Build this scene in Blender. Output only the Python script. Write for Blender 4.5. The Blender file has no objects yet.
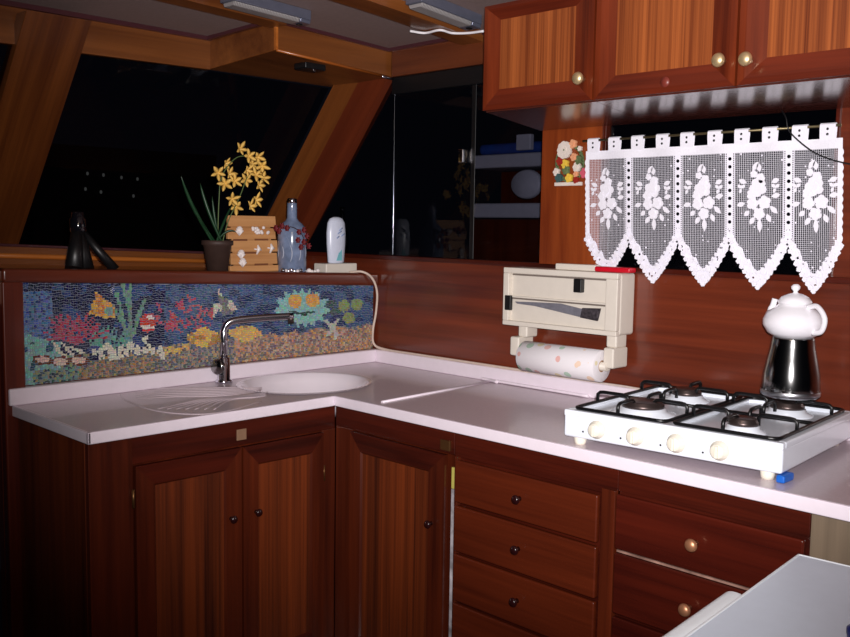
import bpy, bmesh, math, random
from mathutils import Vector, Matrix
random.seed(7)
PI = math.pi
scene = bpy.context.scene
# ------------------------------------------------------------------ camera
CAMP = Vector((-2.9994, -3.3268, 1.5449)); YAW, PITCH, ROLL, FPX = .787, .0977, .0154, 946.8
cy, sy, cp, sp = math.cos(YAW), math.sin(YAW), math.cos(PITCH), math.sin(PITCH)
FW = Vector((sy*cp, cy*cp, -sp)); RT = Vector((cy, -sy, 0)); UP = RT.cross(FW)
R2 = RT*math.cos(ROLL) + UP*math.sin(ROLL); U2 = UP*math.cos(ROLL) - RT*math.sin(ROLL)
cam = bpy.data.cameras.new('camera'); camo = bpy.data.objects.new('camera', cam)
scene.collection.objects.link(camo); scene.camera = camo
cam.sensor_width = 36; cam.lens = 36*FPX/850; cam.clip_start = .02
M = Matrix((R2, U2, -FW)).transposed().to_4x4(); M.translation = CAMP
camo.matrix_world = M
# measured coordinates: a point of the photo on a known wall / worktop plane
def at(ax, v, x, y):
    d = R2*((x-425)/FPX) - U2*((y-318.5)/FPX) + FW
    t = (v-CAMP[ax])/d[ax]
    return CAMP + d*t
def pix(p):
    c = Vector(p)-CAMP; z = c.dot(FW)
    return 425+FPX*c.dot(R2)/z, 318.5-FPX*c.dot(U2)/z
# ------------------------------------------------------------------ world, lights, exposure
w = bpy.data.worlds.new('night'); scene.world = w; w.use_nodes = True
w.node_tree.nodes['Background'].inputs[0].default_value = (.55, .62, 1, 1)
w.node_tree.nodes['Background'].inputs[1].default_value = .004
def lamp(name, typ, loc, target, energy, **k):
    l = bpy.data.lights.new(name, typ); o = bpy.data.objects.new(name, l)
    scene.collection.objects.link(o); o.location = loc
    o.rotation_euler = (Vector(target)-Vector(loc)).to_track_quat('-Z', 'Y').to_euler()
    l.energy = energy
    for a, b in k.items(): setattr(l, a, b)
    return o
FLASH = CAMP + R2*.03 + U2*.06 + FW*.02
lamp('camera_flash', 'SPOT', FLASH, at(0, 0, 520, 180), 530, spot_size=math.radians(76), spot_blend=1.0,
     shadow_soft_size=.018, color=(1, .95, .95))
lamp('fill_light', 'AREA', (-2.4, -2.6, 2.25), (-.9, -.6, 1.2), 3.0, size=.5, color=(1, .78, .55))  # added soft fill for the weak cabin ambience; no such lamp in view
scene.view_settings.view_transform = 'Standard'; scene.view_settings.look = 'None'
scene.view_settings.exposure = 0; scene.view_settings.gamma = 1; scene.view_settings.use_curve_mapping = False
# ------------------------------------------------------------------ materials
def lin(c):
    return tuple(((v/255)/12.92 if v/255 <= .04045 else ((v/255+.055)/1.055)**2.4) for v in c)
def newmat(name):
    m = bpy.data.materials.new(name); m.use_nodes = True
    return m, m.node_tree.nodes, m.node_tree.links, m.node_tree.nodes['Principled BSDF']
def plain(name, rgb, rough=.5, metal=0, coat=0, var=.06, scale=30, bump=0, trans=0, emit=None):
    m, n, l, b = newmat(name)
    c = lin(rgb)
    tc = n.new('ShaderNodeTexCoord'); nz = n.new('ShaderNodeTexNoise'); nz.inputs['Scale'].default_value = scale
    nz.inputs['Detail'].default_value = 4
    l.new(tc.outputs['Object'], nz.inputs['Vector'])
    r = n.new('ShaderNodeValToRGB'); l.new(nz.outputs['Fac'], r.inputs[0])
    r.color_ramp.elements[0].position = .3; r.color_ramp.elements[1].position = .7
    r.color_ramp.elements[0].color = (*[v*(1-var) for v in c], 1)
    r.color_ramp.elements[1].color = (*[min(1, v*(1+var)) for v in c], 1)
    l.new(r.outputs[0], b.inputs['Base Color'])
    b.inputs['Roughness'].default_value = rough; b.inputs['Metallic'].default_value = metal
    b.inputs['Coat Weight'].default_value = coat; b.inputs['Transmission Weight'].default_value = trans
    if bump:
        bp = n.new('ShaderNodeBump'); bp.inputs['Strength'].default_value = bump; bp.inputs['Distance'].default_value = .002
        l.new(nz.outputs['Fac'], bp.inputs['Height']); l.new(bp.outputs[0], b.inputs['Normal'])
    if emit:
        b.inputs['Emission Color'].default_value = (*lin(rgb), 1); b.inputs['Emission Strength'].default_value = emit
    return m
def wood(name, dark, light, axis, across=40, along=1.5, rough=.3, coat=.3, contrast=(.35, .65), big=.5, rot=None):
    """grain runs along axis; fine streaks plus broad plank-sized tone changes"""
    m, n, l, b = newmat(name)
    tc = n.new('ShaderNodeTexCoord')
    src = tc.outputs['Object']
    if rot:
        rm = n.new('ShaderNodeMapping'); rm.inputs['Rotation'].default_value = rot; l.new(src, rm.inputs[0]); src = rm.outputs[0]
    def noise(s_ac, s_al, det):
        mp = n.new('ShaderNodeMapping'); sc = [s_ac]*3; sc[axis] = s_al
        mp.inputs['Scale'].default_value = sc; l.new(src, mp.inputs[0])
        z = n.new('ShaderNodeTexNoise'); z.inputs['Scale'].default_value = 1; z.inputs['Detail'].default_value = det
        z.inputs['Distortion'].default_value = .3
        l.new(mp.outputs[0], z.inputs['Vector']); return z.outputs['Fac']
    a = noise(across, along, 3); f = noise(across*4, along*3, 4); c = noise(across*.2, along*.6, 2)
    mx = n.new('ShaderNodeMix'); mx.inputs[0].default_value = .3; l.new(a, mx.inputs[2]); l.new(f, mx.inputs[3])
    my = n.new('ShaderNodeMix'); my.inputs[0].default_value = big; l.new(mx.outputs[0], my.inputs[2]); l.new(c, my.inputs[3])
    r = n.new('ShaderNodeValToRGB'); l.new(my.outputs[0], r.inputs[0])
    r.color_ramp.elements[0].position = contrast[0]; r.color_ramp.elements[0].color = (*lin(dark), 1)
    r.color_ramp.elements[1].position = contrast[1]; r.color_ramp.elements[1].color = (*lin(light), 1)
    l.new(r.outputs[0], b.inputs['Base Color'])
    b.inputs['Roughness'].default_value = rough; b.inputs['Coat Weight'].default_value = coat
    b.inputs['Coat Roughness'].default_value = .12
    bp = n.new('ShaderNodeBump'); bp.inputs['Strength'].default_value = .15; bp.inputs['Distance'].default_value = .001
    l.new(f, bp.inputs['Height']); l.new(bp.outputs[0], b.inputs['Normal'])
    return m
MAH_D, MAH_L = (62, 14, 6), (128, 44, 17)
mx_ = wood('mahogany_x', (46, 12, 7), (86, 28, 14), 0, 40)
my_ = wood('mahogany_y', (46, 12, 7), (86, 28, 14), 1, 40)
mz_ = wood('mahogany_z', (56, 18, 9), (98, 38, 17), 2, 40)
wallw = wood('wall_mahogany', (62, 22, 14), (126, 54, 30), 1, 26, .9, .3, .4, (.33, .68))
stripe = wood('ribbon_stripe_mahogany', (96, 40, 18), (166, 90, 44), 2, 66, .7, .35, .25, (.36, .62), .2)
stripe_lo = wood('dim_ribbon_stripe', (60, 22, 9), (124, 54, 21), 2, 44, .6, .4, .2, (.36, .64), .3)  # darker copy of the ribbon stripe; weaker light low down painted in
uz_ = wood('wall_cabinet_stile', (70, 22, 10), (124, 50, 22), 2, 40)
uy_ = wood('wall_cabinet_rail', (60, 18, 10), (108, 40, 20), 1, 40)
drawer_w = wood('drawer_mahogany', (66, 22, 10), (100, 38, 17), 1, 30, 1.2, .3, .3)
drawer_d = wood('dark_drawer_mahogany', (38, 9, 8), (88, 28, 16), 1, 26, 1.0, .25, .5)
panelw = wood('window_side_mahogany', (108, 42, 16), (156, 74, 30), 2, 26, 2, .35, .3)
teak_x = wood('teak_x', (92, 48, 20), (134, 78, 36), 0, 26, 1.0, .35, .2)
teak_y = wood('teak_y', (80, 36, 18), (120, 60, 30), 1, 26, 1.0, .35, .2)
pil_w = wood('pillar_teak', (80, 38, 15), (128, 72, 30), 2, 34, .9, .35, .2, rot=(math.radians(-40.7), 0, 0))
pil_r = wood('pillar_mahogany', (84, 32, 16), (120, 52, 26), 2, 30, 1.0, .4, .1, rot=(math.radians(-40.7), 0, 0))
ledgew = wood('ledge_teak', (150, 78, 26), (205, 122, 52), 0, 30, 1.0, .3, .3)
framew = wood('mosaic_frame_wood', (74, 28, 16), (104, 44, 24), 0, 40, 1.0, .3, .4)
framez = wood('mosaic_post_wood', (70, 20, 10), (112, 42, 18), 2, 40, 1.0, .35, .3)
beige_w = wood('grey_oak', (98, 84, 68), (128, 110, 90), 2, 40, 1.5, .6, 0)
pine = wood('pale_pine', (178, 122, 72), (215, 160, 104), 0, 40, 1.5, .6, 0)
ceil_m = plain('ceiling_vinyl', (134, 114, 110), .7, scale=60)
mould_m = plain('violet_brown_moulding', (70, 34, 40), .3, coat=.5)
counter_m = plain('white_laminate_grazed', (206, 190, 197), .3, coat=.25, var=.05, scale=120)  # laminate top painted greyer, as under grazing flash
counter_e = plain('white_laminate_lit', (240, 228, 238), .35, var=.02)  # same laminate painted brighter, as faces met head-on by the flash
sink_m = plain('white_ceramic_sink', (236, 226, 234), .15, coat=.6, var=.01)
chrome = plain('chrome', (205, 205, 215), .12, 1, var=.01)
steel = plain('polished_steel', (150, 150, 150), .14, 1, var=.02)
darksteel = plain('burner_cap_steel', (88, 76, 74), .35, .8)
brass = plain('brass', (226, 198, 150), .38, .75)
copper = plain('copper_knob', (200, 140, 104), .4, .6)
darkknob = plain('dark_knob', (38, 12, 14), .2, coat=.6)
black = plain('black_enamel', (10, 10, 12), .35)
blackp = plain('black_plastic', (16, 16, 18), .4)
white_en = plain('white_enamel', (232, 238, 248), .25, coat=.4, var=.015)
cream_pl = plain('cream_plastic', (222, 214, 202), .4, var=.02)
cream_kn = plain('cream_knob', (236, 230, 214), .4, var=.01)
porcelain = plain('porcelain', (238, 236, 242), .12, coat=.7, var=.01)
cable_m = plain('cream_cable', (215, 195, 180), .5)
silic = plain('sealant', (205, 190, 180), .6, bump=.6, scale=80)
red_pl = plain('red_plastic', (200, 20, 40), .35)
blue_pl = plain('blue_plastic', (20, 100, 200), .4)
lace_m = plain('lace_cotton', (238, 236, 246), .8, var=.04, scale=200, bump=.5)
paper = plain('white_paper', (236, 232, 236), .8)
dark_out = plain('dark_backing', (30, 26, 24), .7)
yellow_p = plain('orchid_yellow', (235, 190, 95), .6, var=.12)
cream_p = plain('orchid_lip', (240, 220, 150), .6)
green_l = plain('leaf_green', (26, 62, 36), .4, var=.2)
green_s = plain('stem_green', (90, 110, 60), .5)
pot_m = plain('dark_clay', (62, 44, 38), .6, var=.15)
soil_m = plain('soil', (45, 34, 24), .9, bump=.6)
bottle_m = plain('blue_grey_glass', (112, 126, 154), .15, coat=.5, var=.3, scale=22)
redbead = plain('red_flowers', (110, 18, 26), .5)
appl = plain('appliance_white', (205, 214, 228), .35, var=.015)
appl_e = plain('appliance_white_edge', (228, 232, 236), .35, var=.015)
pearl = plain('shell_white', (235, 225, 222), .3)
silverp = plain('fixture_silver', (122, 126, 146), .3, .6)
blue_cloth = plain('blue_cloth', (30, 70, 150), .8, var=.2)
white_b = plain('white_board', (190, 192, 200), .5)
def ribbed(name, rgb, scale, axis):
    m, n, l, b = newmat(name)
    tc = n.new('ShaderNodeTexCoord'); wv = n.new('ShaderNodeTexWave'); wv.bands_direction = 'XYZ'[axis]
    wv.inputs['Scale'].default_value = scale; l.new(tc.outputs['Object'], wv.inputs[0])
    bp = n.new('ShaderNodeBump'); bp.inputs['Strength'].default_value = .7; bp.inputs['Distance'].default_value = .003
    l.new(wv.outputs['Fac'], bp.inputs['Height']); l.new(bp.outputs[0], b.inputs['Normal'])
    b.inputs['Base Color'].default_value = (*lin(rgb), 1); b.inputs['Roughness'].default_value = .25
    return m
diff_m = ribbed('ribbed_diffuser', (146, 142, 142), 45, 0)
def glass_mat(name, tint, refl=.9):
    m, n, l, b = newmat(name); n.remove(b)
    out = n['Material Output']; t = n.new('ShaderNodeBsdfTransparent'); t.inputs[0].default_value = (*tint, 1)
    g = n.new('ShaderNodeBsdfGlossy'); g.inputs['Roughness'].default_value = .03
    g.inputs[0].default_value = (refl, refl, refl, 1)
    f = n.new('ShaderNodeFresnel'); f.inputs[0].default_value = 1.45
    # only the outer faces of the pane reflect, so it stays clear at steep angles
    geo = n.new('ShaderNodeNewGeometry'); inv = n.new('ShaderNodeMath'); inv.operation = 'SUBTRACT'; inv.inputs[0].default_value = 1
    l.new(geo.outputs['Backfacing'], inv.inputs[1]); mu = n.new('ShaderNodeMath'); mu.operation = 'MULTIPLY'
    l.new(f.outputs[0], mu.inputs[0]); l.new(inv.outputs[0], mu.inputs[1])
    mx = n.new('ShaderNodeMixShader'); l.new(mu.outputs[0], mx.inputs[0]); l.new(t.outputs[0], mx.inputs[1]); l.new(g.outputs[0], mx.inputs[2])
    l.new(mx.outputs[0], out.inputs[0]); return m
glass = glass_mat('dark_window_glass', (.62, .62, .66), .5)
def attr_mat(name, rough=.25, coat=.4):
    m, n, l, b = newmat(name); a = n.new('ShaderNodeAttribute'); a.attribute_name = 'tone'
    l.new(a.outputs['Color'], b.inputs['Base Color']); b.inputs['Roughness'].default_value = rough
    b.inputs['Coat Weight'].default_value = coat; return m
tile_m = attr_mat('glazed_tesserae')
def lace_net(name, kind):
    """woven threads with real gaps between them (UV in metres)"""
    m, n, l, b = newmat(name); out = n['Material Output']
    b.inputs['Base Color'].default_value = (*lin((236, 234, 246)), 1); b.inputs['Roughness'].default_value = .85
    uv = n.new('ShaderNodeTexCoord'); s = n.new('ShaderNodeSeparateXYZ'); l.new(uv.outputs['UV'], s.inputs[0])
    def mth(op, a, bb=None):
        q = n.new('ShaderNodeMath'); q.operation = op
        for i, v in enumerate((a, bb)):
            if v is None: continue
            if isinstance(v, (int, float)): q.inputs[i].default_value = v
            else: l.new(v, q.inputs[i])
        return q.outputs[0]
    X, Y = s.outputs[0], s.outputs[1]
    if kind == 'net':
        fx = mth('FRACT', mth('DIVIDE', X, .0062)); fy = mth('FRACT', mth('DIVIDE', Y, .0062))
        a = mth('MAXIMUM', mth('LESS_THAN', fx, .19), mth('LESS_THAN', fy, .12))
        vor = n.new('ShaderNodeTexVoronoi'); vor.inputs['Scale'].default_value = 42; vor.inputs['Randomness'].default_value = .5
        l.new(uv.outputs['UV'], vor.inputs['Vector'])
        a = mth('MAXIMUM', a, mth('LESS_THAN', vor.outputs['Distance'], .13))
    elif kind == 'holes':
        fy = mth('SUBTRACT', mth('FRACT', mth('DIVIDE', Y, .026)), .5)
        r = mth('ADD', mth('POWER', mth('MULTIPLY', fy, .026), 2), mth('POWER', X, 2))
        a = mth('GREATER_THAN', r, .0058**2)
        # thin openwork lines either side of the eyelets
        ax_ = mth('ABSOLUTE', X)
        gap = mth('MULTIPLY', mth('LESS_THAN', mth('ABSOLUTE', mth('SUBTRACT', ax_, .0125)), .0015), mth('GREATER_THAN', mth('FRACT', mth('DIVIDE', Y, .007)), .35))
        a = mth('MULTIPLY', a, mth('SUBTRACT', 1, gap))
    else:
        vor = n.new('ShaderNodeTexVoronoi'); vor.inputs['Scale'].default_value = 62; vor.inputs['Randomness'].default_value = .8
        l.new(uv.outputs['UV'], vor.inputs['Vector'])
        a = mth('GREATER_THAN', vor.outputs['Distance'], .26)
    t = n.new('ShaderNodeBsdfTransparent'); mx = n.new('ShaderNodeMixShader')
    l.new(a, mx.inputs[0]); l.new(t.outputs[0], mx.inputs[1]); l.new(b.outputs[0], mx.inputs[2]); l.new(mx.outputs[0], out.inputs[0])
    return m
net_m = lace_net('lace_net', 'net'); hole_m = lace_net('lace_eyelets', 'holes'); edge_m = lace_net('lace_openwork', 'edge')
def spots_mat(name):
    m, n, l, b = newmat(name)
    tc = n.new('ShaderNodeTexCoord'); v = n.new('ShaderNodeTexVoronoi'); v.inputs['Scale'].default_value = 21
    v.inputs['Randomness'].default_value = .6
    l.new(tc.outputs['Object'], v.inputs['Vector'])
    r = n.new('ShaderNodeValToRGB'); l.new(v.outputs['Color'], r.inputs[0]); r.color_ramp.interpolation = 'CONSTANT'
    cols = [(0, (232, 182, 176)), (.3, (236, 208, 186)), (.5, (178, 204, 186)), (.65, (228, 216, 180)), (.8, (232, 190, 184))]
    e = r.color_ramp.elements
    e[0].color = (*lin(cols[0][1]), 1); e[1].position = cols[1][0]; e[1].color = (*lin(cols[1][1]), 1)
    for p, c in cols[2:]: q = e.new(p); q.color = (*lin(c), 1)
    st = n.new('ShaderNodeMath'); st.operation = 'LESS_THAN'; st.inputs[1].default_value = .33; l.new(v.outputs['Distance'], st.inputs[0])
    mx = n.new('ShaderNodeMix'); mx.data_type = 'RGBA'; l.new(st.outputs[0], mx.inputs[0]); mx.inputs[6].default_value = (*lin((236, 232, 236)), 1)
    l.new(r.outputs[0], mx.inputs[7]); l.new(mx.outputs[2], b.inputs['Base Color']); b.inputs['Roughness'].default_value = .8
    return m
towel_m = spots_mat('printed_kitchen_paper')
# ------------------------------------------------------------------ builders
def BM(): return bmesh.new()
def quad8(bm, c, mi=0):
    """8 corners: bottom 4 ccw, top 4 ccw"""
    v = [bm.verts.new(p) for p in c]
    for f in ((3, 2, 1, 0), (4, 5, 6, 7), (0, 1, 5, 4), (1, 2, 6, 5), (2, 3, 7, 6), (3, 0, 4, 7)):
        bm.faces.new([v[i] for i in f]).material_index = mi
    return bm
def box(bm, x0, x1, y0, y1, z0, z1, mi=0):
    x0, x1 = sorted((x0, x1)); y0, y1 = sorted((y0, y1)); z0, z1 = sorted((z0, z1))
    return quad8(bm, [(x0, y0, z0), (x1, y0, z0), (x1, y1, z0), (x0, y1, z0), (x0, y0, z1), (x1, y0, z1), (x1, y1, z1), (x0, y1, z1)], mi)
def prism(bm, poly, off, mi=0):
    """polygon (3-D points) extruded by the vector off"""
    off = Vector(off)
    a = [bm.verts.new(p) for p in poly]; b = [bm.verts.new(Vector(p)+off) for p in poly]
    bm.faces.new(a[::-1]).material_index = mi; bm.faces.new(b).material_index = mi
    n = len(poly)
    for i in range(n):
        bm.faces.new((a[i], a[(i+1) % n], b[(i+1) % n], b[i])).material_index = mi
    return bm
def frame_dirs(d):
    d = Vector(d).normalized(); a = Vector((0, 0, 1)) if abs(d.z) < .9 else Vector((1, 0, 0))
    u = d.cross(a).normalized(); return u, d.cross(u).normalized()
def tube(bm, pts, r, seg=10, mi=0, caps=True):
    pts = [Vector(p) for p in pts]; rr = r if isinstance(r, (list, tuple)) else [r]*len(pts)
    rings = []; u = None
    for i, p in enumerate(pts):
        d = (pts[min(i+1, len(pts)-1)]-pts[max(i-1, 0)]).normalized()
        if u is None: u, v = frame_dirs(d)
        else:
            u = (u-d*u.dot(d)).normalized(); v = d.cross(u)
        rings.append([bm.verts.new(p+(u*math.cos(2*PI*k/seg)+v*math.sin(2*PI*k/seg))*rr[i]) for k in range(seg)])
    for a, b in zip(rings, rings[1:]):
        for k in range(seg):
            f = bm.faces.new((a[k], a[(k+1) % seg], b[(k+1) % seg], b[k])); f.smooth = True; f.material_index = mi
    if caps:
        bm.faces.new(rings[0][::-1]).material_index = mi; bm.faces.new(rings[-1]).material_index = mi
    return bm
def smoothpts(pts, n=8):
    """Catmull-Rom through points"""
    P = [Vector(p) for p in pts]; P = [2*P[0]-P[1]]+P+[2*P[-1]-P[-2]]; out = []
    for i in range(1, len(P)-2):
        for k in range(n):
            t = k/n; a, b, c, d = P[i-1:i+3]
            out.append(.5*((2*b)+(c-a)*t+(2*a-5*b+4*c-d)*t*t+(3*b-a-3*c+d)*t**3))
    out.append(P[-2]); return out
def lathe(bm, prof, c=(0, 0, 0), axis=(0, 0, 1), seg=32, mi=0, sx=1):
    """profile [(radius, height)] about axis through c"""
    c = Vector(c); d = Vector(axis).normalized(); u, v = frame_dirs(d); rings = []
    for r, h in prof:
        if r < 1e-5: rings.append([bm.verts.new(c+d*h)]); continue
        rings.append([bm.verts.new(c+d*h+(u*math.cos(2*PI*k/seg)*sx+v*math.sin(2*PI*k/seg))*r) for k in range(seg)])
    for a, b in zip(rings, rings[1:]):
        for k in range(seg):
            k2 = (k+1) % seg
            if len(a) == 1 and len(b) == 1: continue
            if len(a) == 1: vs = (a[0], b[k], b[k2])
            elif len(b) == 1: vs = (a[k2], a[k], b[0])
            else: vs = (a[k], a[k2], b[k2], b[k])
            f = bm.faces.new(vs); f.smooth = True; f.material_index = mi
    return bm
def obj(name, bm, mats, parent=None, bevel=0, loc=None, seg=2):
    me = bpy.data.meshes.new(name)
    bmesh.ops.recalc_face_normals(bm, faces=bm.faces)
    base = parent.matrix_world.translation.copy() if parent else Vector(loc or (0, 0, 0))
    if parent:
        base = Vector((0, 0, 0)); q = parent
        while q: base += Vector(q.location); q = q.parent
    bm.transform(Matrix.Translation(-base))
    bm.to_mesh(me); bm.free()
    for m in (mats if isinstance(mats, (list, tuple)) else [mats]): me.materials.append(m)
    o = bpy.data.objects.new(name, me); scene.collection.objects.link(o)
    if parent: o.parent = parent
    else: o.location = base
    if bevel:
        b = o.modifiers.new('bevel', 'BEVEL'); b.width = bevel; b.segments = seg; b.limit_method = 'ANGLE'; b.angle_limit = math.radians(40)
        for p in me.polygons: p.use_smooth = True
        s = o.modifiers.new('wn', 'WEIGHTED_NORMAL'); s.keep_sharp = True
    return o
def tag(o, label, cat, group=None):
    o['label'] = label; o['category'] = cat
    if group: o['group'] = group
    return o
def thing(name, label, cat, loc, group=None):
    o = bpy.data.objects.new(name, None); scene.collection.objects.link(o); o.location = loc
    o.empty_display_size = .05
    return tag(o, label, cat, group)
def struct(name, bm, m, bevel=0):
    o = obj(name, bm, m, None, bevel); o['kind'] = 'structure'; return o
def copy_tree(o, parent=None):
    c = o.copy(); scene.collection.objects.link(c)
    if parent: c.parent = parent; c.matrix_parent_inverse = o.matrix_parent_inverse.copy()
    for ch in list(o.children): copy_tree(ch, c)
    return c

# ================================================================== SETTING
FZ = -.16
def CZ(x, y):      # the cabin roof is cambered: it rises away from the outer walls
    q = max(0, -x)*max(0, .3-y); return 2.338+.13*(1-math.exp(-q))
def at_ceil(h, x, y):
    z = 2.34
    for _ in range(30):
        p = at(2, z, x, y); z = .5*z+.5*(CZ(p.x, p.y)-h)
    return at(2, z, x, y)
b = BM(); box(b, -4.2, .06, -4.2, 1.3, FZ-.03, FZ); struct('floor', b, mx_)
b = BM(); G = {}
for i in range(37):
    for k in range(33):
        x, y = .06-i*4.26/36, .34-k*4.5/32; G[i, k] = (b.verts.new((x, y, CZ(x, y))), b.verts.new((x, y, CZ(x, y)+.04)))
for i in range(36):
    for k in range(32):
        for q in (0, 1):
            f = b.faces.new((G[i, k][q], G[i+1, k][q], G[i+1, k+1][q], G[i, k+1][q])); f.smooth = True
struct('ceiling', b, ceil_m)
# wall_left: the run with the mosaic (y = 0); wall_right: the run with the curtain (x = 0)
b = BM(); box(b, -1.735, .0, .02, .06, FZ, 1.30); struct('wall_left', b, framez)
b = BM()
WB = .05
box(b, 0, WB, -3.3, 1.15, FZ, 1.40)                 # below the windows
box(b, 0, WB, -3.3, -2.135, 1.40, 2.338)           # right of the curtain window
box(b, 0, WB, -2.135, -.12, 2.215, 2.338)           # header over both windows
box(b, 0, WB, -2.135, -1.262, 1.93, 2.215)
struct('wall_right', b, wallw)
b = BM(); box(b, -.012, WB, -1.262, -.985, 1.40, 2.215); struct('trim_1', b, panelw)
# bottom frame strips of windows
b = BM(); box(b, -.012, WB, -3.0, .60, 1.385, 1.405); struct('trim_2', b, my_, .003)
# header right with teak face
b = BM(); box(b, -.02, 0, -.97, -.118, 2.213, 2.338); struct('trim_3', b, teak_y, .003)
# windshield header (y = .3) and moulding along the ceiling
b = BM(); quad8(b, [(-3.2, .30, 2.165), (-.70, .30, 2.204), (-.70, .34, 2.204), (-3.2, .34, 2.165), (-3.2, .30, 2.345), (-.70, .30, 2.345), (-.70, .34, 2.345), (-3.2, .34, 2.345)])
struct('trim_4', b, teak_x, .003)
def strip(bm, a, c, h, wx, wy, n=12):
    """moulding hanging h below the cambered ceiling from a to c (x, y)"""
    for i in range(n):
        p = [a[j]+(c[j]-a[j])*i/n for j in (0, 1)]; q = [a[j]+(c[j]-a[j])*(i+1)/n for j in (0, 1)]
        P4 = [(p[0], p[1]), (q[0], q[1]), (q[0]+wx, q[1]+wy), (p[0]+wx, p[1]+wy)]
        quad8(bm, [(x, y, CZ(x, y)-h) for x, y in P4]+[(x, y, CZ(x, y)+.004) for x, y in P4])
b = BM(); strip(b, (-3.2, .288), (-.70, .288), .014, 0, .014); strip(b, (-.725, .29), (-.672, -.10), .014, .02, 0)
strip(b, (-.655, -.112), (-.02, -.112), .014, 0, .014); strip(b, (-.032, -.97), (-.032, -.11), .014, .014, 0)
struct('trim_5', b, mould_m)
# corner soffit box
b = BM()
quad8(b, [(-.644, -.1, 2.249), (0, -.1, 2.214), (0, .32, 2.208), (-.705, .32, 2.205), (-.644, -.1, 2.376), (0, -.1, 2.35), (0, .32, 2.345), (-.705, .32, 2.345)])
struct('soffit', b, teak_x, .004).name = 'ceiling_soffit'
b = BM(); box(b, -.652, -.640, -.107, -.094, 2.247, 2.368); struct('trim_6', b, ledgew)
b = BM(); tube(b, [(-.644, -.102, 2.248), (-.02, -.102, 2.213)], .006, 8); struct('trim_7', b, ledgew)
# ceiling beams hang from the cambered roof
def beam(name, yf, yn, xr, h):
    b = BM(); n = 20
    for i in range(n):
        x0, x1 = xr-(xr+4.1)*i/n, xr-(xr+4.1)*(i+1)/n
        P4 = [(x1, yn), (x0, yn), (x0, yf), (x1, yf)]
        quad8(b, [(x, y, CZ(x, (yf+yn)/2)-h) for x, y in P4]+[(x, y, CZ(x, y)+.01) for x, y in P4])
    bmesh.ops.remove_doubles(b, verts=b.verts, dist=.0005); struct(name, b, teak_x)
p = at_ceil(.030, 276, 30); beam('trim_8', p.y, p.y-.10, -.645, .030)
p = at_ceil(.040, 436, 36); beam('trim_9', p.y, p.y-.12, -.02, .040)
# raked windshield pillars
SL = -.86          # dy/dz
def rk(x, y, z): return (x, y+SL*(z-2.2), z)      # y given at z = 2.2
def raked(bm, foot, z0, z1, mi=0):
    quad_n = len(foot)
    lo = [bm.verts.new(rk(x, y, z0)) for x, y in foot]; hi = [bm.verts.new(rk(x, y, z1)) for x, y in foot]
    bm.faces.new(lo[::-1]); bm.faces.new(hi)
    for i in range(quad_n):
        f = bm.faces.new((lo[i], lo[(i+1) % quad_n], hi[(i+1) % quad_n], hi[i])); f.material_index = mi
    return bm
b = BM(); raked(b, [(-1.54, .27), (-1.292, .27), (-1.292, .36), (-1.54, .36)], 1.36, 2.30); struct('trim_10', b, pil_w, .003)
b = BM(); raked(b, [(-.012, -.075), (-.012, .13), (.05, .13), (.05, -.075)], 1.33, 2.215); struct('trim_11', b, pil_r)
b = BM(); raked(b, [(-.012, .13), (-.045, .27), (.05, .27), (.05, .13)], 1.33, 2.215); struct('trim_12', b, pil_w)
# ledge over the mosaic and the windshield sill
def led(x): return 1.323 - x*.034            # ledge surface, rising to the left
b = BM()
quad8(b, [(-1.75, -.03, 1.20), (.0, -.03, 1.20), (.0, 1.02, 1.20), (-1.75, 1.02, 1.20),
          (-1.75, -.03, led(-1.75)-.012), (0, -.03, led(0)-.012), (0, 1.02, led(0)+.004), (-1.75, 1.02, led(-1.75)+.004)])
b2 = BM()
quad8(b2, [(-2.3, .06, 1.25), (.0, .06, 1.25), (.0, 1.10, 1.25), (-2.3, 1.10, 1.25),
          (-2.3, .06, led(-2.3)-.010), (0, .06, led(0)-.010), (0, 1.10, led(0)-.010), (-2.3, 1.10, led(-2.3)-.010)])
b.free(); struct('sill', b2, ledgew).name = 'window_sill'
# sill board rising behind the ledge, with a rounded moulding along its middle
def sline(pa, pb, y):
    a, c = at(1, y, *pa), at(1, y, *pb); m = (c.z-a.z)/(c.x-a.x); return lambda x: a.z+(x-a.x)*m
zt_ = sline((30, 246), (200, 252.5), .62); zmid = sline((30, 256.5), (200, 261), .60)
b = BM(); quad8(b, [(-2.3, .62, 1.30), (0, .62, 1.30), (0, .66, 1.30), (-2.3, .66, 1.30),
          (-2.3, .62, zt_(-2.3)), (0, .62, zt_(0)), (0, 1.02, zt_(0)), (-2.3, 1.02, zt_(-2.3))])
struct('trim_13', b, teak_x, .006)
b = BM(); tube(b, [(-2.3, .61, zmid(-2.3)), (0, .61, zmid(0))], .011, 10)
struct('trim_14', b, ledgew)
b = BM(); quad8(b, [(-2.3, .612, zt_(-2.3)-.006), (0, .612, zt_(0)-.006), (0, .70, zt_(0)-.006), (-2.3, .70, zt_(-2.3)-.006), (-2.3, .612, zt_(-2.3)+.006), (0, .612, zt_(0)+.006), (0, .70, zt_(0)+.006), (-2.3, .70, zt_(-2.3)+.006)])
struct('trim_20', b, mould_m, .003)
# windows
b = BM(); raked(b, [(-1.292, .315), (-.03, .315), (-.03, .325), (-1.292, .325)], 1.38, 2.20); struct('window_1', b, glass)
b = BM(); raked(b, [(-3.0, .315), (-1.54, .315), (-1.54, .325), (-3.0, .325)], 1.38, 2.20); struct('window_2', b, glass)
b = BM(); prism(b, [(.022, -.985, 1.40), (.022, .58, 1.40), (.022, -.09, 2.215), (.022, -.985, 2.215)], (.008, 0, 0)); struct('window_3', b, glass)
b = BM(); box(b, .022, .03, -2.135, -1.262, 1.40, 1.93); struct('window_4', b, glass)
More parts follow.
